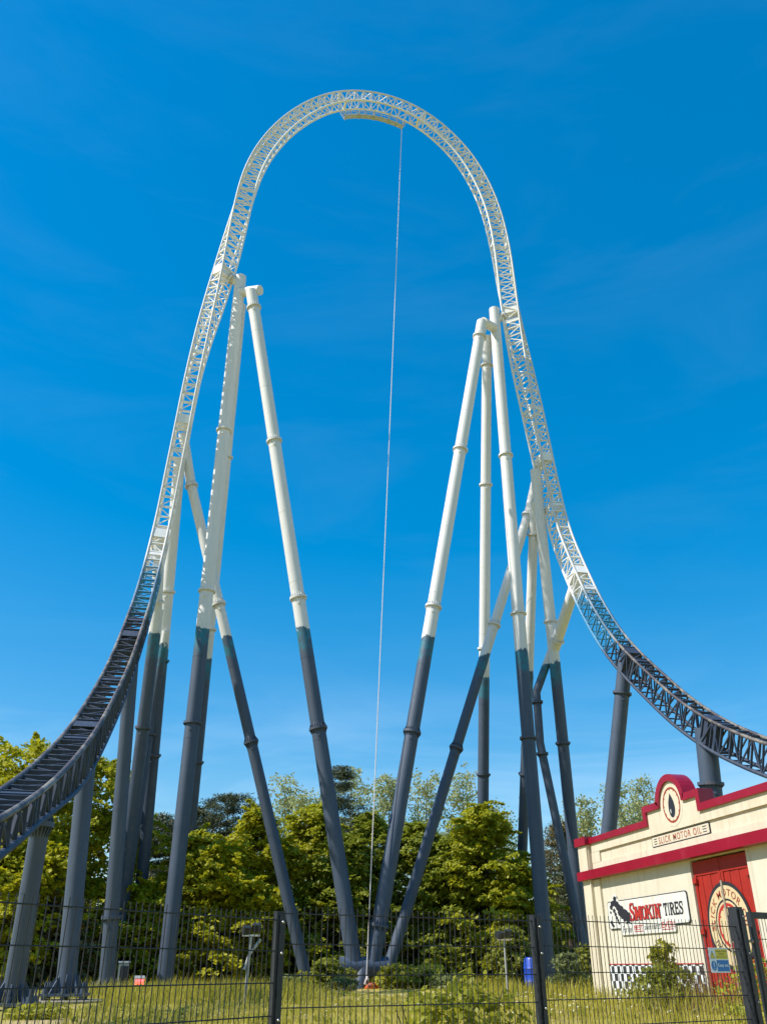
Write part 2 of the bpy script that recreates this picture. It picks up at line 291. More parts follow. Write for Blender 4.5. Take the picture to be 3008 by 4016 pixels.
for sgn, lab in ((-1, 'far running rail, worn pale brown near the ground'), (1, 'near running rail, worn pale brown near the ground')):
    MB().tube(offs(sv, sgn*GA/2, 0), .07, 10).build('rail', M['rail'], track, True, TO)
    MB().tube(samp(P, sv)+samp(Rg, sv)*sgn*GA/2-samp(Nn, sv)*dep(sv)[:, None], .078, 10).build('lower_chord', M['track'], track, True, TO)
BAY = .67; st = np.arange(.3, sl[-1]-.3, BAY); pc = samp(P, st); rg = samp(Rg, st); tn = samp(Tn, st); nn = np.cross(rg, tn)
tie_me = MB().box((0, 0, 0), (GA, .06, .11)).build('crosstie', M['track']).data
bpy.data.objects.remove([o for o in col.objects if o.data == tie_me][0])
def basis(x, y, z, loc): return Matrix(((x[0], y[0], z[0], loc[0]), (x[1], y[1], z[1], loc[1]), (x[2], y[2], z[2], loc[2]), (0, 0, 0, 1)))
vis = [i for i in range(len(st)) if pc[i][1] > 17.5 and not (pc[i][1] < 27.5 and pc[i][0] > 10)]
vis = set(sorted(vis, key=lambda i: np.linalg.norm(pc[i]-V(0, 0, EYE)))[:300])
rest = MB()
for i in range(len(st)):
    x, y, z, p = unit(rg[i]), unit(tn[i]), unit(nn[i]), pc[i]-unit(nn[i])*.03
    if i in vis:
        o = bpy.data.objects.new('crosstie', tie_me); col.objects.link(o); o.parent = track; o.matrix_local = basis(x, y, z, p-TO)
    else: rest.box(p, (GA, .06, .11), np.array([x, y, z]))
rest.build('distant_crossties', M['track'], track, False, TO, 'stuff')
dst = dep(st); lat = MB(); RL = lambda i, s: pc[i]+rg[i]*s*GA/2; CL = lambda i, s: pc[i]+rg[i]*s*GA/2-nn[i]*dst[i]
for i in range(len(st)):
    for s in (-1, 1): lat.bar(RL(i, s), CL(i, s), .08, .05, tn[i])
    lat.bar(CL(i, -1), CL(i, 1), .055, .05, tn[i])
    if i+1 < len(st):
        a, b = (-1, 1) if i % 2 else (1, -1)
        lat.bar(RL(i, a)-nn[i]*.05, RL(i+1, b)-nn[i+1]*.05, .05, .05, nn[i])
        for s in (-1, 1):
            if i % 2: lat.bar(RL(i, s), CL(i+1, s), .055, .055, rg[i])
            else: lat.bar(CL(i, s), RL(i+1, s), .055, .055, rg[i])
lat.build('lattice_bracing', M['track'], track, False, TO, 'stuff')
def s_at(z, left): 
    j = np.arange(len(P)); ok = (j < top_i) if left else (j > top_i); jj = j[ok]; return sl[jj[np.argmin(abs(P[jj, 2]-z))]]
plate_s = [s_at(z, True) for z in (8.2, 14.5, 22.8, 30.7, 43)]+[s_at(z, False) for z in (43.2, 31, 22.1, 15.6, 10.7)]
for n_, s_ in enumerate(plate_s):
    p, x, y, z = samp(P, s_), samp(Rg, s_), samp(Tn, s_), samp(Nn, s_); Mx = np.array([unit(x), unit(y), unit(z)])
    b = MB()
    if n_ != 5: b.box(p+z*.02, (GA-.13, .62, .025), Mx)
    pl = b.box(p-z*dep(s_)*.5, (GA-.04, .5, dep(s_)*.82), Mx)
    pl.build('mounting_box', M['track'], track, False, TO)
for s_ in np.arange(6, sl[-1], 7.4):
    p, x, y, z = samp(P, s_), samp(Rg, s_), samp(Tn, s_), samp(Nn, s_); Mx = np.array([unit(x), unit(y), unit(z)])
    b = MB().box(p-z*.03, (GA+.06, .2, .1), Mx).box(p-z*dep(s_), (GA, .16, .09), Mx)
    for s in (-1, 1): b.box(p+x*s*GA/2-z*dep(s_)/2, (.07, .15, dep(s_)), Mx)
    b.build('track_joint', M['track'], track, False, TO)

# ------------------------------------------------------------------ support columns
def flange(mb, p, ax, r, fins=True):
    ax = unit(ax); p = np.asarray(p, float); mb.tube([p-ax*.06, p+ax*.06], r+.105, 24)
    x = unit(np.cross(ax, (0.3, 1, .2))); y = np.cross(ax, x)
    for a in np.linspace(0, 2*math.pi, 20, endpoint=False):
        d_ = math.cos(a)*x+math.sin(a)*y; t = np.cross(ax, d_)
        for sg in ((1, -1) if fins else (-1,)):
            q = p+ax*sg*.06; hgt = .24 if fins else .12
            v = [q+d_*(r-.01)+t*.012, q+d_*(r+.085)+t*.012, q+d_*(r-.01)+ax*sg*hgt+t*.012]; v += [w-t*.024 for w in v]
            mb.add(v, [(0, 1, 2), (5, 4, 3), (0, 3, 4, 1), (1, 4, 5, 2), (2, 5, 3, 0)])
def column(pts, r, label, rings=(), fins=True, base=None, spiral=False, group='coaster support columns', ground=True, extra=None):
    pts = np.asarray(pts, float); b0 = pts[-1]
    t = thing('coaster_support', b0, label, 'coaster support', group)
    segs = []
    for a, b in zip(pts[:-1], pts[1:]): segs += [a+(b-a)*f for f in np.linspace(0, 1, 9)[:-1]]
    segs.append(pts[-1])
    mb = MB().tube(segs, r, 36)
    tot = pts[0]-pts[-1]
    if spiral:
        Ln = np.linalg.norm(pts[0]-pts[1]); ax = unit(pts[1]-pts[0]); x = unit(np.cross(ax, (1, .2, .1))); y = np.cross(ax, x)
        tt = np.linspace(0, 1, int(Ln*9)); an = tt*Ln/2.6*2*math.pi*.9
        mb.tube(pts[0]+tt[:, None]*(pts[1]-pts[0])+(np.cos(an)[:, None]*x+np.sin(an)[:, None]*y)*(r+.002), .012, 5)
    mb.build('shaft', M['column'], t, True, b0)
    sm = MB(); has = False
    for zz in np.arange(3.2, pts[0][2]-1, 4.3):
        p = on_line(pts, zz)
        if p is not None: ax = unit(pts[0]-pts[-1]); sm.tube([p-ax*.015, p+ax*.015], r+.006, 36); has = True
    if has: sm.build('weld_seam', M['column'], t, True, b0)
    for zr in rings:
        p = on_line(pts, zr)
        if p is None: continue
        f = MB(); ax = unit(pts[0]-pts[-1]); flange(f, p, ax, r, fins); f.build('flange', M['flange'], t, False, b0)
        e = MB(); q = p-ax*.42+unit(V(-.25, -1, 0))*r; e.tube([q, q+unit(V(-.25, -1, 0))*.09], .06, 10); e.build('lifting_lug', M['column'], t, True, b0)
    if base == 'plate':
        gz = b0[2]; b = MB().box(b0+V(0, 0, .03), (r*2+.75, r*2+.75, .07)); b.build('base_plate', M['dark'], t, False, b0)
        g = MB()
        for a in np.linspace(0, 2*math.pi, 8, endpoint=False):
            d_ = V(math.cos(a), math.sin(a), 0); tt = V(-d_[1], d_[0], 0); v = [b0+d_*(r-.02)+tt*.015+V(0, 0, .06), b0+d_*(r+.3)+tt*.015+V(0, 0, .06), b0+d_*(r-.02)+tt*.015+V(0, 0, .6)]; v += [w-tt*.03 for w in v]
            g.add(v, [(0, 1, 2), (5, 4, 3), (0, 3, 4, 1), (1, 4, 5, 2), (2, 5, 3, 0)])
        g.build('gusset', M['dark'], t, False, b0)
        for sx_ in (-1, 0, 1):
            for sy_ in (-1, 0, 1):
                if sx_ or sy_:
                    q = b0+V(sx_*(r+.24), sy_*(r+.24), -.15); MB().tube([q, q+V(0, 0, .34)], .07, 8).tube([q+V(0, 0, .3), q+V(0, 0, .52)], .025, 6).build('anchor_bolt', M['dark'], t, True, b0)
        n = 20; a = np.linspace(0, 2*math.pi, n, endpoint=False); R_ = r+.85
        MB().tube([b0+V(0, 0, -.7), b0+V(0, 0, -.12), b0+V(0, 0, -.1)], [R_, R_, R_-.04], 24).build('concrete_footing', M['concrete'], t, True, b0)
    if extra: extra(t, b0)
    return t
def on_line(pts, z):
    for a, b in zip(pts[:-1], pts[1:]):
        if min(a[2], b[2]) <= z <= max(a[2], b[2]): return a+(b-a)*((z-a[2])/(b[2]-a[2]))
    return None
GZ = lambda x, y: float(ground_z(x, y))
RA = .37
def headA(side):
    def f(t, b0):
        s = side; x0 = -.65 if s < 0 else 17.4
        pj = samp(P, s_at(43.0 if s < 0 else 43.1, s < 0)); nj = samp(Nn, s_at(43.0 if s < 0 else 43.1, s < 0))
        q = pj-nj*.5; a = V(x0, 44.5, 42.3); 
        st_ = MB().tube([a, q], .24, 20); st_.build('track_arm', M['column'], t, True, b0)
        m = MB(); ax = unit(q-a); flange(m, a+ax*(RA+.38), ax, .25); m.build('flange', M['flange'], t, False, b0)
        xb = x0-s*1.35; MB().tube([V(x0, 44.5, 41.6), V(xb, 43.35, 41.05)], .33, 24).build('crossbar', M['column'], t, True, b0)
    return f
column([(-.65, 44.5, 43.0), (-.72, 44.5, .7)], RA, 'vertical white and slate column of the left tower, dappled with track shadow', (30.5, 19.9, 12.6), False, None, extra=headA(-1))
column([(17.4, 44.5, 43.4), (17.4, 44.5, .7)], RA, 'vertical white and slate column of the right tower, bright in full sun', (31.0, 20.0, 12.7), False, None, extra=headA(1))
column([(.15, 43.5, 40.95), (7.68, 43.5, 1.75)], .37, 'long leg leaning right from the left tower down to the shared central hub', (39.6, 29.5, 19.5, 12.4), True)
column([(16.05, 43.5, 41.15), (8.55, 43.5, 1.75)], .37, 'long leg leaning left from the right tower down to the shared central hub', (39.8, 30.4, 19.6, 12.45, 3.3), True)
column([(-.42, 45.0, 41), (-.3, 53.4, .7)], .3, 'slimmer rear leg half hidden behind the left tower column', (30.3, 19.5, 12), False)
column([(16.9, 45.0, 41.2), (16.85, 53.4, .7)], .34, 'slim rear leg hanging straight down between the two legs of the right tower', (39, 30.3, 19.5, 12), False)
column([(-3.1, 45.1, 30.3), (-2.3, 45.7, 27.2), (5.95, 46.0, .7)], .29, 'thin brace leaning right from the rising left track to the ground behind the hub', (27.1, 19.7, 12.1), True, spiral=False)
column([(20.1, 45.1, 31.6), (19.2, 45.7, 27.8), (9.6, 46.0, .9)], .29, 'thin brace leaning left from the falling right track to the ground behind the hub', (27.4, 19.7, 12.3), True)
def armR(t, b0):
    q = samp(P, s_at(22.1, False))-samp(Nn, s_at(22.1, False))*.5; e = on_line(np.array([(19.4, 44.6, 31), (21.0, 48.1, .7)]), 18.4)
    MB().tube([q, e], .33, 24).build('track_arm', M['column'], t, True, b0); m = MB(); ax = unit(e-q); flange(m, e-ax*.75, ax, .33, False); m.build('flange', M['flange'], t, False, b0)
column([(19.4, 44.6, 30.2), (21.0, 48.1, .7)], .33, 'column right of the right tower, carrying a thick slanted arm to the track', (20.2, 13.05), False, extra=armR)
column([(19.3, 45.0, 28), (19.35, 54.3, .7)], .30, 'slender rear leg half hidden behind the bright right tower column', (26, 12), False, spiral=True)
column([(20.35, 46.3, 19.2), (19.0, 46.7, 16.0), (18.95, 46.7, 13), (20.6, 46.7, .7)], .24, 'thin crooked leg with a bent top beside the right tower column', (15.4, 12.4), False)
def armL(t, b0):
    q = samp(P, s_at(22.8, True))-samp(Nn, s_at(22.8, True))*.5
    MB().tube([q, V(-3.3, 45.6, 18.7)], .31, 24).build('track_arm', M['column'], t, True, b0); e = V(-3.3, 45.6, 18.7); m = MB(); ax = unit(e-q); flange(m, e-ax*.7, ax, .31, False); m.build('flange', M['flange'], t, False, b0)
column([(-3.25, 45.5, 19.0), (-3.4, 50.4, .7)], .33, 'left column with an elbow arm reaching up to the underside of the rising track', (12.9,), False, extra=armL)
column([(-3.1, 45.0, 28.5), (-2.5, 53, .7)], .33, 'tall slim rear leg under the rising left track', (20.8, 17, 12), False)
column([(-2.75, 47.5, 18.5), (-3.0, 49.0, 14), (-3.3, 49.6, .7)], .22, 'thinnest leg squeezed between two columns under the rising left track', (13,), False)
column([(-3.62, 38.8, 14.3), (-2.9, 40.2, .72)], .3, 'dark slate column under the steepening launch track', (3.4,), False, 'plate')
column([(-3.78, 29.9, 8.3), (-3.3, 30.0, .85)], .285, 'thick slate column bolted to a round concrete footing near the fence', (), False, 'plate')
def headc(t, b0):
    m = MB(); flange(m, V(-3.8, 23.6, 4.72), V(0, 0, 1), .225); m.build('flange', M['dark'], t, False, b0)
column([(-3.75, 23.4, 5.3), (-3.8, 23.6, 4.7), (-3.85, 24.2, .8)], .225, 'nearest slate column at the lower left edge with a bolted collar under the track', (), False, 'plate', spiral=True, extra=headc)
column([(20.45, 38.15, 15.3), (18.35, 41.4, .7)], .36, 'leaning slate column beneath the descending right track', (13.7,), False)
column([(20.45, 32.2, 10.4), (20.3, 33.2, .7)], .42, 'stout slate column rising behind the garage roof to the descending track', (8.2,), False)
hub = thing('support_hub', (8.4, 44.4, .6), 'slate hub tube on a small pedestal where two tower legs meet', 'coaster hub')
HO = V(8.4, 44.4, .6)
MB().tube([V(7.0, 43.5, 1.6), V(9.25, 43.5, 1.6)], .42, 28).build('hub_tube', M['column'], hub, True, HO)
MB().tube([V(8.1, 43.4, 1.5), V(7.8, 43.1, .6)], .34, 20).build('pedestal', M['column'], hub, True, HO)
MB().box(V(7.8, 43.1, .55), (1.3, 1.3, .3)).build('base_block', M['dark'], hub, False, HO)

# ------------------------------------------------------------------ maintenance platform, rope, bag
sA = sl[np.argmin(abs(P[:, 0]-5.35)+abs(P[:, 2]-63)*.2)]; sB = sl[np.argmin(abs(P[:, 0]-11.6)+abs(P[:, 2]-63.4)*.2)]
plat = thing('maintenance_platform', samp(P, (sA+sB)/2)-V(0, 0, 2), 'caged work platform slung beneath the crest of the arch', 'platform'); PO = np.array(plat.location)
qs = np.linspace(sA, sB, 25)
def po(s, a, b): return samp(P, s)+samp(Rg, s)*a-samp(Nn, s)*b
for i in range(len(qs)-1):
    m = MB(); s0, s1 = qs[i]+.01, qs[i+1]-.01; v = [po(s0, -.8, 1.62), po(s0, -.55, 1.62), po(s1, -.55, 1.62), po(s1, -.8, 1.62)]; v += [w-V(0, 0, .05+.02*(i % 3)) for w in v]
    m.add(v, [(3, 2, 1, 0), (4, 5, 6, 7), (0, 1, 5, 4), (1, 2, 6, 5), (2, 3, 7, 6), (3, 0, 4, 7)]); m.build('plank', M['platform'], plat, False, PO)
for b_ in (.9, 1.2, 1.45): MB().tube(po(qs, -.8, b_), .022, 6).build('guard_rail', M['platform'], plat, True, PO)
for a_ in (-.82, -.5): MB().tube(po(qs, a_, 1.66), .035, 6).build('edge_beam', M['platform'], plat, True, PO)
for s_ in np.linspace(sA, sB, 9):
    MB().bar(po(s_, -.8, .9), po(s_, -.8, 1.72), .05, .05).build('post', M['platform'], plat, False, PO); MB().bar(po(s_, -.46, DEP-.1), po(s_, -.46, 1.66), .05, .05).build('hanger', M['platform'], plat, False, PO)
for s_ in np.linspace(sA, sB, 5): MB().bar(po(s_, -.86, 1.72), po(s_, .2, 1.72), .06, .08).build('cross_bearer', M['platform'], plat, False, PO)
gm = MB()
for s_ in np.arange(sA, sB, .16): gm.bar(po(s_, -.8, .9), po(s_, -.8, 1.62), .012, .012)
gm.build('mesh_infill', M['mesh'], plat, False, PO, 'stuff')
rp0 = po(sB, -.8, 1.7); rp1 = at(1437, 3842, 42.9)
tt = np.linspace(0, 1, 40); rp = rp0+tt[:, None]*(rp1-rp0)+np.outer(np.sin(tt*math.pi), V(.02, -.05, 0))
rope = thing('hanging_rope', rp1, 'long thin pale rope hanging from the crest platform to the central hub', 'rope')
MB().tube(rp, .024, 6).build('line', M['rope'], rope, True, rp1)
kn = [rp1+V(.09*math.cos(a)*(1-.1*a/6), -.05+.03*math.sin(2*a), .12*math.sin(a*1.5)-.05*a/3) for a in np.linspace(0, 9, 40)]
MB().tube(kn, .035, 6).build('knot', M['rope'], rope, True, rp1)
def blob(c, r, seed, amp=.2, nu=16, nv=12):
    rg_ = np.random.default_rng(seed); ph = rg_.uniform(0, 6, 6); v = []
    for j in range(nv+1):
        th = math.pi*j/nv
        for i in range(nu):
            a = 2*math.pi*i/nu; k_ = 1+amp*(math.sin(3*a+ph[0])*math.sin(2*th+ph[1])+.6*math.sin(5*a+ph[2]+4*th))
            v.append(c+np.array(r)*k_*V(math.sin(th)*math.cos(a), math.sin(th)*math.sin(a), math.cos(th)))
    return v, [(j*nu+i, (j+1)*nu+i, (j+1)*nu+(i+1) % nu, j*nu+(i+1) % nu) for j in range(nv) for i in range(nu)]
bc = V(8.3, 42.4, .78); bag = thing('orange_bag', bc-V(0, 0, .25), 'crumpled orange bag lying beside the hub pedestal', 'bag')
BO = np.array(bag.location); MB().add(*blob(bc, (.28, .2, .17), 3)).build('sack', M['orange'], bag, True, BO)
MB().tube([bc+V(-.2, -.14, .07), bc+V(0, -.2, .18), bc+V(.2, -.14, .07)], .03, 6).build('strap', M['black'], bag, True, BO)

# ------------------------------------------------------------------ small site equipment
def flood(px, y, base_y, topy, label, second):
    b = at(px, base_y, y); tp = at(px+ (25 if second else -15), topy, y); b[2] = GZ(b[0], b[1])
    t = thing('floodlight_mast', b, label, 'floodlight', 'floodlight masts in the meadow')
    MB().tube([b, tp], .042, 10).build('pole', M['galv'], t, True, b)
    if second: MB().tube([b+(tp-b)*.55+V(-.1, 0, -.1), b+(tp-b)*.72, tp+V(.28, 0, -.05)], .04, 8).build('stay', M['galv'], t, True, b)
    for k_, (dx, dz, rz) in enumerate(((-.13, -.03, .2), (.14, .04, -.3))):
        c = tp+V(dx, -.02, .2+dz); Mx = np.array([[math.cos(rz), math.sin(rz), 0], [-math.sin(rz)*.9, math.cos(rz)*.9, .43], [math.sin(rz)*.43, -math.cos(rz)*.43, .9]])
        h = MB().box(c, (.23, .14, .2), Mx)
        for q in np.linspace(-.1, .1, 5): h.box(c+Mx[1]*.1+Mx[0]*q, (.012, .08, .17), Mx)
        h.build('lamp_head', M['fence'], t, False, b)
    MB().bar(tp+V(-.25, 0, .04), tp+V(.25, 0, .04), .06, .05).build('bracket', M['bolt'], t, False, b)
flood(960, 27, 3935, 3675, 'floodlight mast with a propped pole left of the hub', True)
flood(1992, 31, 3905, 3690, 'floodlight mast beside the leafy shrub near the blue barrel', False)
lp = at(547, 3848, 41); lp[2] = GZ(lp[0], lp[1])
t = thing('red_floodlight', lp, 'small ground floodlight glowing red at the foot of the left tower', 'floodlight')
Mx = np.array([[.98, .2, 0], [-.17, .85, .5], [.1, -.49, .87]])
lpc = lp+V(0, 0, .42); MB().box(lpc, (.4, .2, .3), Mx).build('housing', M['galv'], t, False, lp); MB().box(lpc-Mx[1]*.105, (.34, .012, .21), Mx).build('lens', M['lampglow'], t, False, lp); MB().bar(lp, lpc, .08, .3).build('stand', M['fence'], t, False, lp)
cb = at(478, 3870, 42); cb[2] = GZ(cb[0], cb[1]); t = thing('electrical_cabinet', cb, 'small pale grey equipment cabinet beside the dark column base', 'cabinet')
MB().box(cb+V(0, 0, .55), (.42, .35, 1.05)).build('body', M['galv'], t, False, cb); MB().box(cb+V(0, 0, 1.13), (.48, .41, .06)).build('lid', M['signgrey'], t, False, cb); MB().box(cb+V(.03, -.185, .55), (.32, .02, .85)).build('door', M['fence'], t, False, cb)
bb = at(2096, 3880, 36.8); bb[2] = GZ(bb[0], bb[1]); t = thing('blue_barrel', bb, 'upright blue plastic barrel behind the fence post', 'barrel')
zz = [0, .05, .3, .33, .36, .7, .73, .76, 1.0, 1.05]; rr_ = [.30, .33, .36, .375, .36, .36, .375, .36, .33, .30]
MB().tube([bb+V(0, 0, z*1.15) for z in zz], [r*1.05 for r in rr_], 24).build('body', M['barrel'], t, True, bb); MB().tube([bb+V(0, 0, 1.19), bb+V(0, 0, 1.24)], .29, 20).build('lid', M['barrel'], t, True, bb)

# ------------------------------------------------------------------ flat lettering helpers
def text_mesh(body, size=1, bold=0, shear=0, spacing=1):
    cu = bpy.data.curves.new('t', 'FONT'); cu.body = body; cu.size = size; cu.offset = bold; cu.shear = shear; cu.space_character = spacing; cu.resolution_u = 3
    o = bpy.data.objects.new('t', cu); col.objects.link(o); dg = bpy.context.evaluated_depsgraph_get(); dg.update()
    me = bpy.data.meshes.new_from_object(o.evaluated_get(dg)); v = np.array([q.co[:] for q in me.vertices]); f = [tuple(p.vertices) for p in me.polygons]
    bpy.data.objects.remove(o); bpy.data.meshes.remove(me); bpy.data.curves.remove(cu); return v[:, :2], f
def fit(v, x0, x1, y0, y1):
    lo, hi = v.min(0), v.max(0); return (v-lo)/(hi-lo)*np.array([x1-x0, y1-y0])+np.array([x0, y0])
class Face:                                   # a flat sheet: local x to the viewer's right, local y up, lifted off the surface
    def __init__(s, o, x, y, n): s.o, s.x, s.y, s.n = (np.asarray(a, float) for a in (o, x, y, n)); s.k = 0
    def put(s, v2, lift): v2 = np.asarray(v2, float); return s.o+v2[:, :1]*s.x+v2[:, 1:2]*s.y+s.n*lift
def flat(face, name, polys, mt, parent, lift, org, stag=.0003):
    mb = MB()
    for i, p in enumerate(polys): mb.add(face.put(np.array(p), lift+i*stag), [tuple(range(len(p)))])
    return mb.build(name, mt, parent, False, org)
def flat_mesh(face, name, v, f, mt, parent, lift, org): return MB().add(face.put(v, lift), f).build(name, mt, parent, False, org)
def rect(x0, y0, x1, y1): return [(x0, y0), (x1, y0), (x1, y1), (x0, y1)]
def circ(cx, cy, r, n=40, ry=None): return [(cx+r*math.cos(a), cy+(ry or r)*math.sin(a)) for a in np.linspace(0, 2*math.pi, n, endpoint=False)]
def ringp(cx, cy, r0, r1, n=56):
    a = np.linspace(0, 2*math.pi, n, endpoint=False); v = np.concatenate([np.stack([cx+r*np.cos(a), cy+r*np.sin(a)], -1) for r in (r0, r1)])
    return v, [(i, n+i, n+(i+1) % n, (i+1) % n) for i in range(n)]
def rrect(x0, y0, x1, y1, r, n=6):
    p = []
    for cx, cy, a0 in ((x1-r, y1-r, 0), (x0+r, y1-r, 90), (x0+r, y0+r, 180), (x1-r, y0+r, 270)): p += [(cx+r*math.cos(R(a0+90*i/n)), cy+r*math.sin(R(a0+90*i/n))) for i in range(n+1)]
    return p
def slab(face, name, v2, mt, parent, lo, hi, org):      # a sheet with thickness
    n = len(v2); a = face.put(v2, lo); b = face.put(v2, hi); return MB().add(np.concatenate([a, b]), [tuple(range(n-1, -1, -1)), tuple(range(n, 2*n))]+[(i, (i+1) % n, n+(i+1) % n, n+i) for i in range(n)]).build(name, mt, parent, False, org)
def drop(cx, cy, h, w):
    p = []
    for a in np.linspace(-math.pi*.5, math.pi*1.5, 40, endpoint=False):
        yy = math.sin(a); k_ = 1 if yy < 0 else (1-yy)**.75*(1+.9*yy); p.append((cx+w*math.cos(a)*k_-.10*w*max(0, yy), cy+(yy*h*.36 if yy < 0 else yy*h*.64)))
    return p
def scallop(cx, cy, r, amp, n=12, k=8):
    p = []
    for i in range(n*k):
        a = 2*math.pi*i/(n*k); q = (i % k)/k; p.append((cx+(r-amp*(abs(q-.5)*2)**5)*math.cos(a), cy+(r-amp*(abs(q-.5)*2)**5)*math.sin(a)))
    return p
def arc_text(face, body, cx, cy, r, h, a0, a1, mt, parent, lift, org, name='lettering'):
    # a0..a1 clockwise, degrees from the left; every letter follows the circle
    v, f = text_mesh(body, 1, .006, 0, 1.25); v = fit(v, 0, 1, 0, 1); aa = np.radians(a0+(a1-a0)*v[:, 0]); rr = r+v[:, 1]*h
    return flat_mesh(face, name, np.stack([cx+rr*np.cos(aa), cy+rr*np.sin(aa)], -1), f, mt, parent, lift, org)

# ------------------------------------------------------------------ the garage
U = 13.0; GB = V(16, 20, .5)
gar = thing('garage_building', GB, 'cream garage with crimson stepped parapet and red double doors', 'building')
yN, yF = 9.0, 28.95
def front(x, y, z0, x1, y1, z1): return (V((x+x1)/2, (y+y1)/2, (z0+z1)/2), (abs(x1-x), abs(y1-y), z1-z0))
w_ = MB()
DY0, DY1, DZ = 19.7, 22.31, 4.1
w_.box(*front(U, DY1, .2, U+.3, yF, 4.3)); w_.box(*front(U, yN, .2, U+.3, DY0, 4.3)); w_.box(*front(U, DY0, DZ, U+.3, DY1, 4.3))
w_.box(*front(U+.3, yF-.3, .2, 20, yF-.002, 4.3)); w_.box(*front(U+.3, yN, .2, 20, yN+.3, 4.3)); w_.box(*front(19.7, yN+.3, .2, 20, yF-.3, 4.3))
w_.build('wall', M['cream_low'], gar, False, GB)
# parapet front with stepped outline (looking at the front: run along y)
prof = [(yF, 5.22), (24.12, 5.22), (24.12, 5.6), (23.35, 5.6)]
ac, ar = 22.67, .62
prof += [(ac+ar*math.cos(a), 5.62+ar*math.sin(a)) for a in np.linspace(0, math.pi, 19)]
prof += [(21.95, 5.6), (21.30, 5.6), (21.30, 5.22), (yN, 5.22)]
poly = [(yF, 4.95)]+prof+[(yN, 4.95)]; n = len(poly)
MB().box(*front(U+.004, yN, 4.3, U+.28, yF, 4.949)).build('sunken_panel', M['cream'], gar, False, GB)
pv = [V(U-.055, a, b) for a, b in poly]+[V(U+.28, a, b) for a, b in poly]
MB().add(pv, [tuple(range(n)), tuple(range(2*n-1, n-1, -1))]+[(i, n+i, n+(i+1) % n, (i+1) % n) for i in range(n)]).build('parapet', M['cream'], gar, False, GB)
w_ = MB(); w_.box(*front(U+.3, yF-.25, 4.3, 20, yF-.01, 5.2)); w_.box(*front(U+.3, yN+.01, 4.3, 20, yN+.25, 5.2)); w_.box(*front(19.75, yN+.25, 4.3, 19.99, yF-.25, 5.2)); w_.build('side_parapet', M['cream'], gar, False, GB)
MB().box(*front(U+.28, yN+.25, 4.3, 19.75, yF-.25, 4.45)).build('roof', M['roofing'], gar, False, GB)
# crimson coping: swept section following the profile
cp_ = [(yF+.02, 5.22)]+prof[1:-1]+[(yN-.05, 5.22)]; CT = .185
lower = np.array(cp_); 
def off_poly(pts, d_):
    pts = np.asarray(pts); o = []
    for i in range(len(pts)):
        a = pts[i]-pts[i-1] if i else pts[1]-pts[0]; b = pts[i+1]-pts[i] if i+1 < len(pts) else a
        na = np.array([a[1], -a[0]])/(np.linalg.norm(a)+1e-9); nb = np.array([b[1], -b[0]])/(np.linalg.norm(b)+1e-9); m_ = na+nb; m_ = m_/max(.35, np.dot(m_, na)) ; o.append(pts[i]+m_*d_)
    return np.array(o)
keep = [lower[0]]
for q in lower[1:]:
    if np.linalg.norm(q-keep[-1]) > .03: keep.append(q)
lower = np.array(keep); upper = off_poly(lower, -CT)
if upper[3][1] < lower[3][1]: upper = off_poly(lower, CT)
n = len(lower); rows = [[V(x, a, b) for a, b in pl] for pl, x in ((lower, U-.12), (upper, U-.12), (upper, U+.32), (lower, U+.32))]
f = []
for r_ in range(4):
    for i in range(n-1): f.append((r_*n+i, r_*n+i+1, ((r_+1) % 4)*n+i+1, ((r_+1) % 4)*n+i))
f += [(0, n, 2*n, 3*n), (n-1, 4*n-1, 3*n-1, 2*n-1)]
MB().add(sum(rows, []), f).build('parapet_cap', M['crimson'], gar, False, GB)
# pilaster at the far corner with its own cap, cornice band
MB().box(*front(U-.14, 28.3, .2, U-.001, yF+.02, 5.2)).box(*front(U-.07, 27.85, .2, U-.002, 28.299, 4.12)).build('corner_pilaster', M['cream'], gar, False, GB)
MB().box(*front(U-.27, 28.22, 5.2, U+.4, yF+.14, 5.46)).build('pilaster_cap', M['crimson'], gar, False, GB)
MB().box(*front(U-.27, yN-.1, 4.13, U+.02, yF+.16, 4.40)).box(*front(U+.021, yF-.02, 4.13, 20.1, yF+.16, 4.40)).build('cornice_band', M['crimson'], gar, False, GB)
MB().box(*front(U-.2, 28.32, 4.401, U-.02, yF+.04, 5.19)).box(*front(U-.17, 28.302, .3, U-.141, 28.36, 4.12)).build('pilaster_panel', M['cream'], gar, False, GB)
# raised lower strip and upper border of the parapet: two long ledges around a sunken panel
for a, b in ((18.0, 21.0), (24.15, 27.65)): pass
MB().box(*front(U-.045, yN, 4.41, U+.003, 28.28, 4.62)).build('lower_border', M['cream'], gar, False, GB)
MB().box(*front(U-.05, 27.66, 4.62, U+.003, 28.28, 4.948)).build('end_border', M['cream'], gar, False, GB)
FW = lambda y0, z0, u: Face((u, y0, z0), (0, -1, 0), (0, 0, 1), (-1, 0, 0))
# SLICK MOTOR OIL name panel
fp = FW(24.13, 4.63, U); npn = slab(fp, 'name_panel', rrect(0, 0, 3.13, .29, .05), M['black'], gar, 0, .03, GB)
slab(fp, 'panel_face', rrect(.025, .025, 3.105, .265, .04), M['cream'], npn, .03, .034, GB)
v, f = text_mesh('SLICK MOTOR OIL', 1, .006, 0, 1.22); flat_mesh(fp, 'lettering', fit(v, .42, 2.72, .055, .235), f, M['redbrown'], npn, .037, GB)
flat(fp, 'stripe', [rect(.15, y, .33, y+.022) for y in (.07, .135, .2)]+[rect(2.8, y, 2.98, y+.022) for y in (.07, .135, .2)], M['black'], npn, .036, GB)
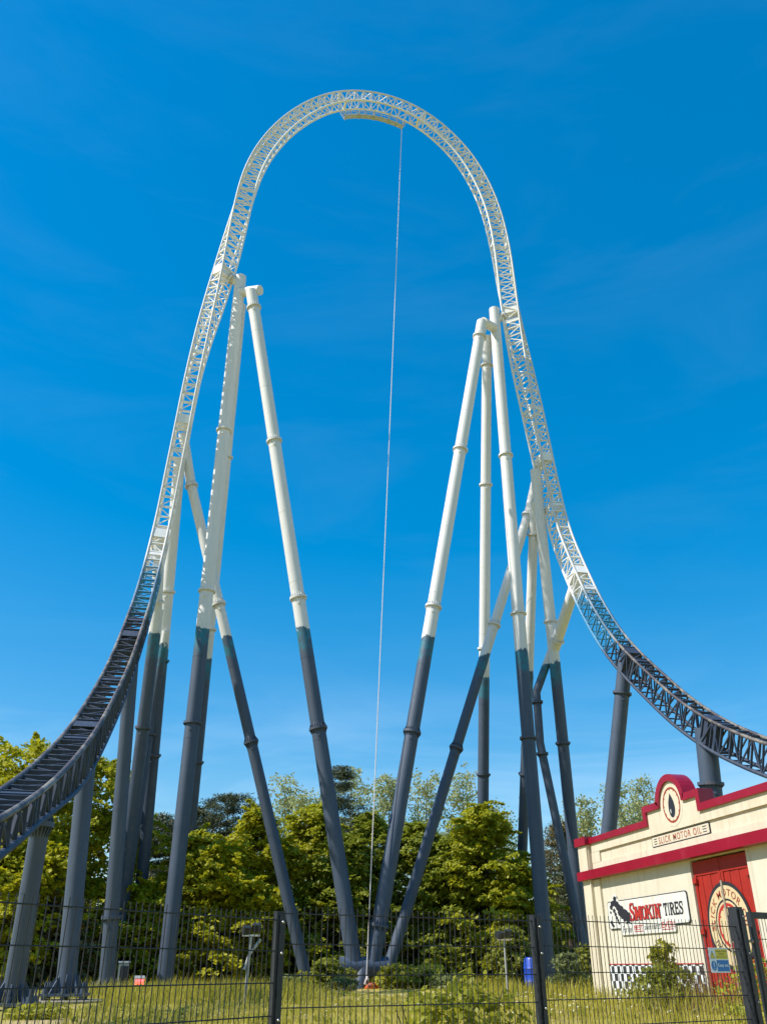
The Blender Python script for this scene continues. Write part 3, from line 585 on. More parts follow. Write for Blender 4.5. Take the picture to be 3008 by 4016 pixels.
# round emblem with an oil drop
fe = FW(ac, 5.6, U-.056); em = slab(fe, 'emblem', circ(0, 0, .575, 48), M['cream'], gar, 0, .004, GB)
v, f = ringp(0, 0, .42, .475); flat_mesh(fe, 'emblem_ring', v, f, M['redbrown'], em, .007, GB)
sc = scallop(0, 0, .43, .05); rin = circ(0, 0, .445, len(sc)); m_ = MB(); m_.add(fe.put(np.array(sc+[(x, y) for x, y in rin]), .009), [(i, len(sc)+i, len(sc)+(i+1) % len(sc), (i+1) % len(sc)) for i in range(len(sc))]); m_.build('scalloped_edge', M['redbrown'], em, False, GB)
flat(fe, 'oil_drop', [drop(.0, -.1, .66, .17)], M['black'], em, .007, GB); flat(fe, 'drop_highlight', [circ(-.07, -.16, .022, 12, .06)], M['signwhite'], em, .010, GB)
# checkered dado with a red line
MB().box(*front(U-.02, DY1+.06, .2, U-.003, 27.92, 1.66)).build('checkered_dado', M['checker'], gar, False, GB)
MB().box(*front(U-.03, DY1+.06, 1.66, U-.003, 27.92, 1.685)).build('dado_line', M['red'], gar, False, GB)
# red doors, boards set one by one, slightly open
for k_, (a, b) in enumerate(((DY0+.02, 21.0), (21.02, DY1-.02))):
    ang_ = .035 if k_ else -.03; hinge = a if k_ == 0 else b
    dr = MB().box(*front(U+.10, a, .55, U+.14, b, 4.06)).build('door', M['doorred'], gar, False, GB)
    nb = 8; ww = (b-a-.2)/nb
    for i in range(nb): MB().box(*front(U+.075+.004*(i % 3), a+.1+i*ww+.004, .7, U+.101, a+.1+(i+1)*ww-.004, 3.72)).build('board', M['doorred'], dr, False, GB)
    MB().box(*front(U+.055, a, .55, U+.102, a+.1, 4.06)).box(*front(U+.055, b-.1, .55, U+.102, b, 4.06)).box(*front(U+.057, a+.1, 3.72, U+.102, b-.1, 4.06)).build('door_frame', M['doorred'], dr, False, GB)
    for z in (1.2, 2.4, 3.6):
        hy = b-.05 if k_ else a+.05; MB().box(V(U+.03, hy, z), (.05, .22, .12)).build('hinge', M['doorred'], dr, False, GB)
MB().box(*front(U+.02, 20.97, .55, U+.056, 21.04, 3.52)).build('cover_strip', M['wood'], gar, False, GB)
fd = FW(20.96, 2.5, U+.052); 
lg = flat(fd, 'door_emblem', [circ(0, 0, .99, 72)], M['black'], gar, .002, GB)
flat(fd, 'emblem_field', [circ(0, 0, .90, 72)], M['logocream'], lg, .006, GB)
v, f = ringp(0, 0, .555, .60); flat_mesh(fd, 'inner_ring', v, f, M['black'], lg, .009, GB)
v, f = ringp(0, 0, .43, .50); flat_mesh(fd, 'red_ring', v, f, M['red'], lg, .009, GB)
sc = scallop(0, 0, .44, .07); rin = circ(0, 0, .45, len(sc)); m_ = MB(); m_.add(fd.put(np.array(sc+rin), .0105), [(i, len(sc)+i, len(sc)+(i+1) % len(sc), (i+1) % len(sc)) for i in range(len(sc))]); m_.build('scalloped_edge', M['red'], lg, False, GB)
flat(fd, 'oil_drop', [drop(.08, -.12, .72, .17)], M['black'], lg, .012, GB)
arc_text(fd, 'SLICK MOTOR OIL', 0, 0, .66, .17, 188, -8, M['redbrown'], lg, .012, GB)
arc_text(fd, 'AU', 0, 0, .66, .17, 222, 206, M['black'], lg, .012, GB)
# faded painted panel farther along the wall
ft = FW(18.85, 2.55, U); ob = slab(ft, 'faded_wall_panel', [(0, .95), (.04, 1.02), (.5, 1.05), (1.6, 1.05), (1.6, 0), (.35, 0), (.3, .35), (.2, .65)], M['tan'], gar, .0, .004, GB)
slab(ft, 'panel_inlay', [(.12, .93), (.5, .96), (1.5, .96), (1.5, .08), (.42, .08), (.36, .4), (.26, .7)], M['cream'], ob, .004, .007, GB)

# ------------------------------------------------------------------ SMOKIN' TIRES sign
sgo = V(U, 25.1, 2.45); sg = thing('tire_sign', sgo, "white SMOKIN' TIRES sign with black smoke on the garage wall", 'sign')
fs = FW(27.54, 2.62, U); SW, SH = 4.90, .79
bd = slab(fs, 'board', rrect(0, 0, SW, SH, .1), M['black'], sg, .005, .035, sgo)
slab(fs, 'board_face', rrect(.025, .025, SW-.025, SH-.025, .09), M['signwhite'], bd, .035, .039, sgo)
tg = slab(fs, 'tagline_board', rrect(.78, -.175, 4.12, .2, .05), M['signwhite'], sg, .039, .045, sgo)
smk = [(1.02, .83, .10), (.98, .72, .13), (.80, .70, .12), (1.13, .66, .14), (1.25, .56, .15), (1.42, .50, .15), (1.60, .42, .15), (1.78, .36, .15), (1.95, .30, .13), (2.02, .22, .10), (1.85, .22, .13), (1.65, .26, .13), (1.48, .34, .14), (1.30, .42, .13), (.68, .60, .09), (.88, .50, .08), (.96, .40, .07), (1.02, .30, .065), (1.10, .22, .06), (1.16, .14, .05), (.60, .46, .05), (.58, .18, .07), (.64, .12, .06), (.72, .08, .05), (1.75, .12, .05), (1.95, .12, .04), (2.05, .10, .03)]
smk = [((x-.5)*.9+.12, y+.02, r*.92) for x, y, r in smk]
flat(fs, 'smoke_backing', [circ(x, y, r+.055, 16) for x, y, r in smk[:8]], M['signwhite'], bd, .0395, sgo, .00012)
def puff(i, x, y, r): return [(x+r*1.25*(1+.16*math.sin(5*a+i))*math.cos(a), y+r*(.8+.12*math.sin(4*a+i*2))*math.sin(a)) for a in np.linspace(0, 2*math.pi, 22, endpoint=False)]
flat(fs, 'smoke_plume', [puff(i, *q) for i, q in enumerate(smk[:14])], M['black'], bd, .044, sgo, .00015)
for i, q in enumerate(smk[14:]): flat(fs, 'smoke_wisp', [puff(i, *q)], M['black'], bd, .0466, sgo)
def slab_letter(ch, w=1., h=1., sw=.27, sf=.12):
    st_ = lambda x: [rect(x, 0, x+sw, h)]; sr = lambda x, y: [rect(x-.08, y, x+sw+.08, y+sf)]; P_ = []
    def stem(x): return st_(x)+sr(x, 0)+sr(x, h-sf)
    if ch == 'I': return stem(w/2-sw/2)
    if ch == 'T': return [rect(w/2-sw/2, 0, w/2+sw/2, h)]+[rect(w/2-sw/2-.1, 0, w/2+sw/2+.1, sf)]+[rect(0, h-.16, w, h), rect(0, h-.34, .12, h-.16), rect(w-.12, h-.34, w, h-.16)]
    if ch == 'N': return stem(.06)+stem(w-sw-.06)+[[(.06, h), (.06+sw, h), (w-.06, 0), (w-.06-sw, 0)]]
    if ch == 'M': return stem(.04)+stem(w-sw-.04)+[[(.1, h), (.1+sw*.9, h), (w/2+.1, .18), (w/2-.1, .18)], [(w-.1, h), (w/2+.1, .18), (w/2-.1, .18), (w-.1-sw*.9, h)][::-1]]
    if ch == 'K': return stem(.06)+[[(.06+sw, h*.36), (.06+sw, h*.62), (w-.26, h-sf), (w-.02, h-sf)], [(.06+sw, h*.58), (w*.62, h*.64), (w+.02, sf), (w-.3, sf)], rect(w-.36, h-sf, w+.02, h), rect(w-.36, 0, w+.06, sf)]
    if ch == 'E': return stem(.06)+[rect(.06, 0, w, .15), rect(.06, h-.15, w, h), rect(.06+sw, h*.44, w*.8, h*.58), rect(w-.11, 0, w, .32), rect(w-.11, h-.32, w, h), rect(w*.8-.1, h*.36, w*.8, h*.66)]
    if ch in 'ORS':
        if ch == 'O': v, f = ringp(0, 0, .0, 1, 8); 
        a = np.linspace(0, 2*math.pi, 28, endpoint=False); o = []
        def sq(cx, cy, rx, ry, t): return (cx+rx*np.sign(math.cos(t))*abs(math.cos(t))**.7, cy+ry*np.sign(math.sin(t))*abs(math.sin(t))**.7)
        if ch == 'O':
            for i in range(28): t0, t1 = a[i], a[(i+1) % 28]; o.append([sq(w/2, h/2, w/2, h/2, t0), sq(w/2, h/2, w/2, h/2, t1), sq(w/2, h/2, w/2-sw, h/2-.14, t1), sq(w/2, h/2, w/2-sw, h/2-.14, t0)][::-1])
            return o
        if ch == 'R':
            o = stem(.06); aa = np.linspace(-math.pi/2, math.pi/2, 14); cx, cy, ry = w*.5, h*.73, h*.27
            for t0, t1 in zip(aa[:-1], aa[1:]): o.append([(cx+(w*.46)*math.cos(t0), cy+ry*math.sin(t0)), (cx+(w*.46)*math.cos(t1), cy+ry*math.sin(t1)), (cx+(w*.46-sw)*math.cos(t1), cy+(ry-.14)*math.sin(t1)), (cx+(w*.46-sw)*math.cos(t0), cy+(ry-.14)*math.sin(t0))][::-1])
            return o+[rect(.06+sw, h-.14, cx, h), rect(.06+sw, h*.46, cx, h*.46+.14), [(w*.42, h*.48), (w*.72, h*.48), (w+.02, 0), (w-.3, 0)][::-1], rect(w-.32, 0, w+.06, sf)]
        # S: two thick bowls
        pts = [(w-.05, h*.78), (w*.88, h*.90), (w*.68, h*.945), (w*.42, h*.945), (w*.19, h*.86), (w*.15, h*.72), (w*.24, h*.60), (w*.5, h*.52), (w*.78, h*.42), (w*.86, h*.28), (w*.80, h*.14), (w*.56, h*.055), (w*.32, h*.055), (w*.13, h*.10), (w*.05, h*.22)]
        pts = np.array(pts); wd = [.05, .09, .12, .13, .2, .27, .27, .25, .27, .27, .2, .13, .12, .09, .05]; tg_ = np.gradient(pts, axis=0); nr = np.stack([-tg_[:, 1], tg_[:, 0]], -1); nr /= np.linalg.norm(nr, axis=1)[:, None]
        for i in range(len(pts)-1): o.append([tuple(pts[i]+nr[i]*wd[i]/2), tuple(pts[i]-nr[i]*wd[i]/2), tuple(pts[i+1]-nr[i+1]*wd[i+1]/2), tuple(pts[i+1]+nr[i+1]*wd[i+1]/2)])
        return o+[rect(w-.14, h*.64, w, h), rect(0, 0, .14, h*.36)]
    return []
def ccw(p):
    a = sum(p[i][0]*p[(i+1) % len(p)][1]-p[(i+1) % len(p)][0]*p[i][1] for i in range(len(p))); return p if a > 0 else p[::-1]
def word(letters):
    pol = []
    for ch, x, y, w, h in letters:
        if ch == "'": pol.append([(x, y+h*.55), (x+w, y+h*.75), (x+w, y+h), (x, y+h)]); continue
        for p in slab_letter(ch): pol.append(ccw([(x+px*w, y+py*h) for px, py in p]))
    return pol
SM = [('S', 1.5, .19, .28, .48), ('M', 1.81, .19, .44, .37), ('O', 2.265, .195, .25, .36), ('K', 2.53, .195, .33, .37), ('I', 2.865, .195, .19, .37), ('N', 3.055, .195, .30, .37), ("'", 3.38, .40, .08, .16)]
sml = flat(fs, 'black_outline', word([(c_, x+.022, y-.02, w*1.02, h*1.02) for c_, x, y, w, h in SM]), M['black'], bd, .0475, sgo, .00003)
flat(fs, 'red_lettering', word(SM), M['red'], bd, .0525, sgo, .00003)
TI = [('T', 3.57, .23, .22, .32), ('I', 3.785, .23, .14, .32), ('R', 3.93, .23, .24, .32), ('E', 4.2, .23, .21, .32), ('S', 4.435, .23, .19, .32)]
flat(fs, 'black_lettering', word(TI), M['black'], bd, .0475, sgo, .00003)
for body, x0, x1, y0, y1, mt, sh, bo in (('For the', .92, 1.51, -.12, .07, 'black', .35, 0), ('BEST', 1.67, 2.23, -.07, .06, 'red', 0, .012), ('skid marks', 2.31, 3.27, -.08, .07, 'black', .35, 0), ('EVER!', 3.36, 4.07, -.07, .09, 'red', .05, .012)):
    v, f = text_mesh(body, 1, bo, sh); flat_mesh(fs, 'tagline_lettering', fit(v, x0, x1, y0, y1), f, M[mt], tg, .049, sgo)
flat(fs, 'underline', [rect(1.67, -.115, 2.23, -.095), rect(3.36, -.115, 4.0, -.095)], M['red'], tg, .049, sgo)

# ------------------------------------------------------------------ mesh fence, posts, gate
PT = [V(-1.12, 5.08, 0), V(.652, 6.86, 0), V(2.90, 7.62, 0), V(5.45, 8.62, 0)]
hts = [1.90, 1.945, 1.957]
labels = ['near mesh fence panel at the left, with tall columns behind it', 'middle mesh fence panel in front of the central hub', 'mesh fence panel in front of the garage, carrying the keep out notice']
vw_me = {}
for i in range(3):
    a, b = PT[i], PT[i+1]; dr_ = unit(b-a); nrm = V(dr_[1], -dr_[0], 0); Ln = np.linalg.norm(b-a); h = hts[i]; po_ = a+V(0, 0, -.03)
    pn = thing('mesh_fence', po_, labels[i], 'fence', 'mesh fence panels')
    hm = MB().tube([V(0, 0, 0), V(0, 0, h+.04)], .0032, 6)
    me = hm.build('vertical_wire', M['fence']); wm = me.data; bpy.data.objects.remove(me)
    for x in np.arange(.05, Ln-.03, .05):
        o = bpy.data.objects.new('vertical_wire', wm); col.objects.link(o); o.parent = pn; o.location = (dr_*x+V(0, 0, .04+rng.normal(0, .0015))).tolist(); o.rotation_euler = (rng.normal(0, .0009), rng.normal(0, .0009), 0)
    for k_ in range(10):
        z = h-.2*k_+.03
        if z < .05: break
        MB().tube([V(0, 0, z)-nrm*.007, dr_*Ln+V(0, 0, z)-nrm*.007], .0042, 6).tube([V(0, 0, z)+nrm*.007, dr_*Ln+V(0, 0, z)+nrm*.007], .0042, 6).build('horizontal_wire', M['fence'], pn)
def fpost(p, h, dr_, size, label, zs, cap=True):
    p = V(p[0], p[1], -.1); t = thing('fence_post', p, label, 'fence post', 'fence posts'); nrm = V(dr_[1], -dr_[0], 0); Mx = np.array([dr_, nrm, V(0, 0, 1)])
    MB().box(V(0, 0, (h+.1)/2)-nrm*.0, (size, size, h+.1), Mx).build('post_tube', M['fence'], t)
    MB().box(V(0, 0, h+.104), (size+.004, size+.004, .008), Mx).build('cap', M['fence'], t)
    MB().box(V(0, 0, (h+.09)/2)+nrm*(size/2+.014)+dr_*.012, (size*.62, .008, h+.08), Mx).build('clamp_bar', M['fence'], t)
    for z in zs:
        q = nrm*(size/2+.019)+dr_*.012+V(0, 0, z+.1); MB().tube([q, q+nrm*.004, q+nrm*.010, q+nrm*.013], [.0105, .0105, .008, .003], 12).build('bolt', M['bolt'], t, True)
d2 = unit(PT[2]-PT[1]); d3 = unit(PT[3]-PT[2]); d1 = unit(PT[1]-PT[0])
fpost(PT[0], 1.94, d1, .06, 'slim black fence post just outside the left edge', (1.87, 1.67, 1.27)) if False else None
fpost(PT[1], 1.95, d2, .06, 'slim black fence post left of centre with three round bolts', (1.885, 1.685, 1.275, .8, .4))
fpost(PT[2], 1.985, d3, .06, 'slim black fence post in front of the right tower column', (1.90, 1.70, 1.30, .8, .4))
fpost(PT[3], 2.13, d3, .10, 'thick black gate post at the right edge in front of the red doors', (2.05, 1.72, 1.30, .8))
gate = thing('gate', PT[3]+d3*.2, 'black framed mesh gate cut off by the right edge', 'gate'); GO = PT[3]+d3*.2; nrm3 = V(d3[1], -d3[0], 0); Mx3 = np.array([d3, nrm3, V(0, 0, 1)])
for x in (.03, 1.27): MB().box(d3*x+V(0, 0, 1.1), (.06, .05, 2.0), Mx3).build('stile', M['fence'], gate)
for z in (.13, 2.07): MB().box(d3*.65+V(0, 0, z), (1.178, .05, .06), Mx3).build('frame_rail', M['fence'], gate)
wm = MB().tube([V(0, 0, .16), V(0, 0, 2.04)], .0032, 6).build('vertical_wire', M['fence']); w2 = wm.data; bpy.data.objects.remove(wm)
for x in np.arange(.11, 1.22, .05): o = bpy.data.objects.new('vertical_wire', w2); col.objects.link(o); o.parent = gate; o.location = (d3*x).tolist()
for z in np.arange(.25, 2.0, .2): MB().tube([d3*.06+V(0, 0, z), d3*1.24+V(0, 0, z)], .0042, 6).build('horizontal_wire', M['fence'], gate)
for z in (1.83, .45): MB().tube([V(0, 0, z)-d3*.12, V(0, 0, z)+d3*.1], .011, 8).tube([V(0, 0, z)-d3*.035, V(0, 0, z)-d3*.005], .019, 8).build('hinge', M['wood'], gate)
# keep out notice
dn = 2.2; no = PT[2]+d3*(dn+.13)+V(0, 0, 1.57)+nrm3*.02
nt_ = thing('keep_out_notice', no, 'small white, yellow and blue keep out notice tied to the fence', 'notice')
NWd, NH = .262, .215
SCN = 1.08
fn = Face(PT[2]+d3*dn+V(0, 0, 1.55)+nrm3*.013, d3*SCN, (0, 0, 1), nrm3)
bdn = slab(fn, 'board', rrect(0, 0, NWd, NH, .008), M['signgrey'], nt_, 0, .004, no)
flat(fn, 'yellow_field', [rect(.088, .117, .254, .203)], M['yellow'], bdn, .0045, no); flat(fn, 'blue_field', [rect(.088, .012, .254, .108)], M['blue'], bdn, .0045, no)
flat(fn, 'blue_disc', [circ(.046, .06, .036, 32, .042)], M['blue'], bdn, .0045, no); flat(fn, 'exclamation_mark', [[(.040, .088), (.052, .088), (.0485, .046), (.0435, .046)], circ(.046, .035, .005, 12)], M['signgrey'], bdn, .0052, no)
flat(fn, 'warning_triangle', [[(.012, .122), (.080, .122), (.046, .193)]], M['black'], bdn, .0045, no); flat(fn, 'triangle_field', [[(.019, .1265), (.073, .1265), (.046, .183)]], M['yellow'], bdn, .005, no)
flat(fn, 'triangle_mark', [[(.0425, .168), (.0495, .168), (.0475, .143), (.0445, .143)], circ(.046, .135, .003, 10)], M['black'], bdn, .0054, no)
for body, x0, x1, y0, y1, mt in (('DANGER OF DEATH', .097, .245, .176, .191, 'black'), ('Ride Area', .135, .207, .155, .170, 'black'), ('Offenders will be ejected from the', .094, .248, .138, .146, 'black'), ('Site and liable to prosecution', .10, .242, .125, .133, 'black'), ('Keep out', .100, .243, .042, .080, 'signgrey')):
    v, f = text_mesh(body, 1, .02 if body == 'Keep out' else .008); flat_mesh(fn, 'lettering', fit(v, x0, x1, y0, y1), f, M[mt], bdn, .0052, no)
for x, y in ((.006, NH-.006), (NWd-.006, NH-.006), (.006, .006), (NWd-.006, .006)): MB().add(*blob(fn.put(np.array([(x, y)]), .005)[0], (.008, .008, .006), 1, .1, 8, 6)).build('cable_tie', M['signgrey'], nt_, True, no)

# ------------------------------------------------------------------ vegetation
def leaves(centers, spread, per, ln, wd, outward=None, flatten=.5, up=.6, r=None, droop=0):
    r = r or rng; k_ = len(centers)*per
    c = np.repeat(np.asarray(centers), per, 0); sp_ = np.repeat(np.broadcast_to(np.asarray(spread, float), (len(centers),)), per)
    d_ = r.normal(0, 1, (k_, 3)); d_ /= np.linalg.norm(d_, axis=1)[:, None]; rad = r.uniform(0, 1, k_)**.5
    off = d_*rad[:, None]*sp_[:, None]; off[:, 2] *= flatten
    if droop: off[:, 2] -= droop*(off[:, 0]**2+off[:, 1]**2)/(sp_+.01)
    p = c+off
    nrm = r.normal(0, 1, (k_, 3))*.6; nrm[:, 2] += up
    if outward is not None: nrm += np.repeat(outward, per, 0)*.5
    nrm /= np.linalg.norm(nrm, axis=1)[:, None]
    t = r.normal(0, 1, (k_, 3)); t -= nrm*np.sum(t*nrm, 1)[:, None]; t /= np.linalg.norm(t, axis=1)[:, None]; b = np.cross(nrm, t)
    l_ = ln*r.uniform(.6, 1.25, k_)[:, None]; w_ = wd*r.uniform(.6, 1.25, k_)[:, None]
    return np.stack([p-t*l_/2, p+b*w_/2-t*l_*.05, p+t*l_/2, p-b*w_/2-t*l_*.05], 1)
def limbs(mb, base, h, lean, nb, spread, r0, r, lo=.25, hi=.95, rise=.5):
    pts = [base+V(lean[0]*t*t+.12*math.sin(5*t+lean[1]*9), lean[1]*t*t, h*t) for t in np.linspace(0, 1, 9)]
    mb.tube(pts, np.linspace(r0, r0*.12, 9), 9); pts = np.array(pts); tips = []
    for i in range(nb):
        t = r.uniform(lo, hi); j = t*8; q = pts[int(j)]+(pts[min(8, int(j)+1)]-pts[int(j)])*(j % 1); a = r.uniform(0, 6.28); L_ = spread*r.uniform(.5, 1)*(1.15-.75*t)
        e = q+V(math.cos(a)*L_, math.sin(a)*L_, L_*rise*r.uniform(.5, 1.3)); m_ = (q+e)/2+V(0, 0, -.06*L_)+r.normal(0, .05, 3)*L_
        mb.tube([q, m_, e], [r0*.35*(1.1-t), r0*.22*(1.1-t), r0*.06], 5, False); tips += [m_, e]
    return np.array(tips)
def crown_points(base, h, rad, prof, n, r, lo=.12, lump=.22, shell=.72):
    ph = r.uniform(0, 6.28, 6); z = lo+(1-lo)*r.uniform(0, 1, n)**.9; a = r.uniform(0, 6.28, n)
    k_ = prof(z)*(1+lump*np.sin(3*a+ph[0]+z*7)*.6+lump*np.sin(5*a+ph[1]-z*13)*.6+lump*np.sin(z*23+ph[2])*.7)
    rr = k_*rad*(shell+(1-shell)*r.uniform(0, 1, n))*np.where(r.uniform(0, 1, n) < .25, r.uniform(.3, .9, n), 1)
    p = np.stack([np.cos(a)*rr, np.sin(a)*rr, z*h], -1); o = np.stack([np.cos(a), np.sin(a), .3+0*a], -1)
    return base+p, o
cone = lambda z: np.clip(1.25*(1-z)**.58*np.minimum(1, .55+2.2*z), .04, 1)
oval = lambda z: np.clip(np.sqrt(np.clip(1-((z-.5)/.52)**2, 0, 1)), .08, 1)
def sprays(c, o, n, r, L0, ln, wd):
    k_ = r.integers(0, len(c), n); st_ = c[k_]; d_ = o[k_]+r.normal(0, .35, (n, 3)); d_ /= np.linalg.norm(d_, axis=1)[:, None]; Ls = r.uniform(.5, 1.3, n)*L0; pts = []
    for t in np.linspace(.2, 1, 6): p = st_+d_*(Ls*t)[:, None]; p[:, 2] += .10*Ls*t-.38*Ls*t*t; pts.append(p)
    q = np.concatenate(pts); return leaves(q, np.repeat(np.linspace(.26, .10, 6), n), 11, ln, wd, None, .45, .9, r)
def tree(kind, px, top, y, rad, label, name, cat='tree', group=None, seed=0, mt=None, x=None, lo=None, dens=1.0):
    r = np.random.default_rng(1000+seed*17); tp = at(px, top, y); b = V(tp[0], y, 0); b[2] = GZ(b[0], b[1])-.05; h = tp[2]-b[2]
    t = thing(name, b, label, cat, group); wood = MB(); z0 = V(0, 0, 0)
    if kind == 'hornbeam':
        limbs(wood, z0, h*.93, r.normal(0, .25, 2), 22, rad*1.0, .16, r, .12, .92, .35)
        c, o = crown_points(z0, h, rad, cone, int(430*dens), r, lo or .10, .42, .6); c += r.normal(0, .15, c.shape); L_ = leaves(c, r.uniform(.35, .85, len(c)), 48, .25, .17, o, .22, .95, r, .45); L_ = np.concatenate([L_, sprays(c, o, 130, r, 1.0, .24, .17)]); mtl = M[mt or 'leaf']; bark = M['bark']
    elif kind == 'broad':
        limbs(wood, z0, h*.9, r.normal(0, .4, 2), 30, rad*1.05, .26, r, .2, .95, .6)
        c, o = crown_points(z0, h, rad, oval, int(560*dens), r, lo or .2, .3, .6); L_ = leaves(c, r.uniform(.3, .75, len(c)), 42, .24, .19, o, .5, .7, r, .35); L_ = np.concatenate([L_, sprays(c, o, 150, r, 1.3, .24, .18)]); mtl = M[mt or 'leafbright']; bark = M['bark']
    elif kind == 'poplar':
        tips = limbs(wood, z0, h*.95, r.normal(0, .5, 2), 46, rad*1.1, .2, r, .3, .97, 1.1)
        c, o = crown_points(z0, h, rad, oval, int(90*dens), r, lo or .3, .4, .35); c = np.concatenate([c, tips, tips+r.normal(0, .35, tips.shape)]); L_ = leaves(c, r.uniform(.35, .85, len(c)), 17, .26, .16, None, .8, .25, r); mtl = M['leafpale']; bark = M['barkpale']
    elif kind == 'pine':
        limbs(wood, z0, h*.93, r.normal(0, .5, 2), 34, rad*1.1, .24, r, .35, .98, .28)
        c, o = crown_points(z0, h, rad, lambda z: np.clip(oval(z)*(.85+.2*np.sin(z*17+seed)), .1, 1), int(190*dens), r, lo or .42, .4, .55)
        L_ = leaves(c, r.uniform(.45, .9, len(c)), 88, .30, .055, None, .33, .5, r); mtl = M[mt or 'needle']; bark = M['bark']
    wood.build('trunk', bark, t, True)
    quads_ob('crown', L_, mtl, t)
    return t
G1 = 'leafy trees behind the coaster'; G2 = 'pale poplars in the distance'; G3 = 'pines behind the coaster'
tree('broad', 130, 2935, 50, 4.7, 'tall bright yellow green tree at the left behind the launch track', 'maple_tree', seed=1, group=G1, lo=.16)
tree('broad', -170, 3030, 46, 4.2, 'bright yellow green tree cut by the left edge of the picture', 'maple_tree', seed=2, group=G1, lo=.1)
tree('broad', 385, 2985, 53, 3.6, 'mid green tree between the thick left columns', 'maple_tree', seed=3, group=G1, mt='leaf', lo=.1)
tree('hornbeam', 205, 3470, 45.5, 1.7, 'brownish shrubby tree low behind the nearest left columns', 'conifer', seed=4, group=G1, mt='needlebrown')
tree('broad', 70, 3280, 44.5, 2.9, 'low bright tree filling the gap under the launch track at the left', 'maple_tree', seed=6, group=G1, lo=.08)
for i, (px, tp_, y, rad, mt_, lab) in enumerate((
    (590, 3470, 50.5, 2.6, 'leafbright', 'low bushy tree left of the left tower column'), (790, 3270, 51.5, 3.5, 'leaf', 'bushy yellow green tree just right of the left tower column'),
    (905, 3330, 50.3, 2.8, 'leafbright', 'low broad bright tree in front of the dark pine'),
    (1020, 3180, 52.5, 3.5, 'leafbright', 'brightest pointed bushy tree beside the thin brace'), (1230, 3170, 54, 3.7, 'leaf', 'bushy tree behind the leg that leans right to the hub'),
    (1350, 3290, 52, 2.9, 'leafdeep', 'lower dark tree just left of the hanging rope'),
    (1455, 3200, 54, 3.3, 'leafdeep', 'darker bushy tree directly behind the hanging rope'), (1650, 3235, 54, 3.4, 'leafdeep', 'dark bushy tree just right of the hub legs'), (1770, 3290, 52, 2.8, 'leafdeep', 'dark tree between the thin brace and the slim rear leg'),
    (1885, 3165, 50.3, 3.0, 'leaf', 'green tree hiding the foot of the slim rear leg'), (2025, 3390, 49.3, 2.3, 'leaf', 'shorter green tree left of the right tower column'))):
    tree('hornbeam', px, tp_, y, rad, lab, 'hornbeam_tree', seed=10+i, group=G1, mt=mt_, dens=.8 if rad < 2.5 else 1)
for i, (px, tp_, y, rad, mt_, lab) in enumerate(((905, 3125, 60, 3.2, 'needle', 'dark broad pine behind the left tower'), (770, 3170, 61, 2.4, 'needle', 'dark pine half hidden by the left tower column'), (625, 3200, 62, 2.3, 'needle', 'open crowned pine between the left columns'), (1335, 3010, 66, 2.2, 'needle', 'tall dark conifer rising among the pale poplars'), (2190, 3230, 57, 2.0, 'needlebrown', 'brownish conifer behind the crooked right leg'), (2255, 3380, 54, 1.7, 'needle', 'dark conifer against the far corner of the garage'))):
    tree('pine', px, tp_, y, rad, lab, 'pine_tree', seed=30+i, group=G3, mt=mt_)
for i, (px, tp_, y, rad, lab) in enumerate(((1130, 3045, 74, 2.6, 'leftmost pale poplar, beside the dark broad pine'), (1235, 3110, 70, 2.4, 'pale poplar behind the leg leaning right'), (1385, 3010, 76, 2.6, 'tallest pale poplar behind the hanging rope'), (1510, 3050, 73, 2.6, 'pale poplar just left of the leg leaning left'), (1660, 3020, 74, 2.7, 'pale poplar between the two legs right of the rope'), (1810, 3035, 75, 2.6, 'pale poplar left of the slim rear leg'), (1950, 3150, 70, 1.9, 'small pale poplar right of the slim rear leg'), (2260, 3130, 68, 2.0, 'pale poplar behind the column with the slanted arm'), (2420, 3075, 72, 2.6, 'pale poplar behind the leaning slate column'), (2520, 3055, 74, 2.4, 'rightmost pale poplar, above the garage parapet'))):
    tree('poplar', px, tp_, y, rad, lab, 'poplar_tree', seed=50+i, group=G2)
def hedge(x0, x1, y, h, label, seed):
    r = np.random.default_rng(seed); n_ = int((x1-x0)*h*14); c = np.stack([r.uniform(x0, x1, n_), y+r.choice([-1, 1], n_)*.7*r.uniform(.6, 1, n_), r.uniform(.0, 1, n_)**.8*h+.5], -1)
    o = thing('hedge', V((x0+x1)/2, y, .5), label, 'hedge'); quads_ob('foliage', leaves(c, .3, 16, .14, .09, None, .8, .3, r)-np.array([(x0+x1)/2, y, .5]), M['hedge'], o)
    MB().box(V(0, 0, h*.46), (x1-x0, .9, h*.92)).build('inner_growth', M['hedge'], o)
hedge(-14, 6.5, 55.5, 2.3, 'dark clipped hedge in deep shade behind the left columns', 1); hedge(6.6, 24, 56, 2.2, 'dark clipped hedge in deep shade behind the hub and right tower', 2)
r = np.random.default_rng(77); n_ = 9000; c = np.stack([r.uniform(-45, 75, n_), r.uniform(84, 90, n_), r.uniform(0, 1, n_)**.8*(5.2+1.3*np.sin(r.uniform(0, 6, n_)))+.5], -1)
fw = quads_ob('far_wood', leaves(c, 1.0, 9, .7, .5, None, .8, .3, r), M['leafdeep'], kind='stuff'); fw['label'] = 'dense dark wood far behind the tree trunks'; fw['category'] = 'wood'
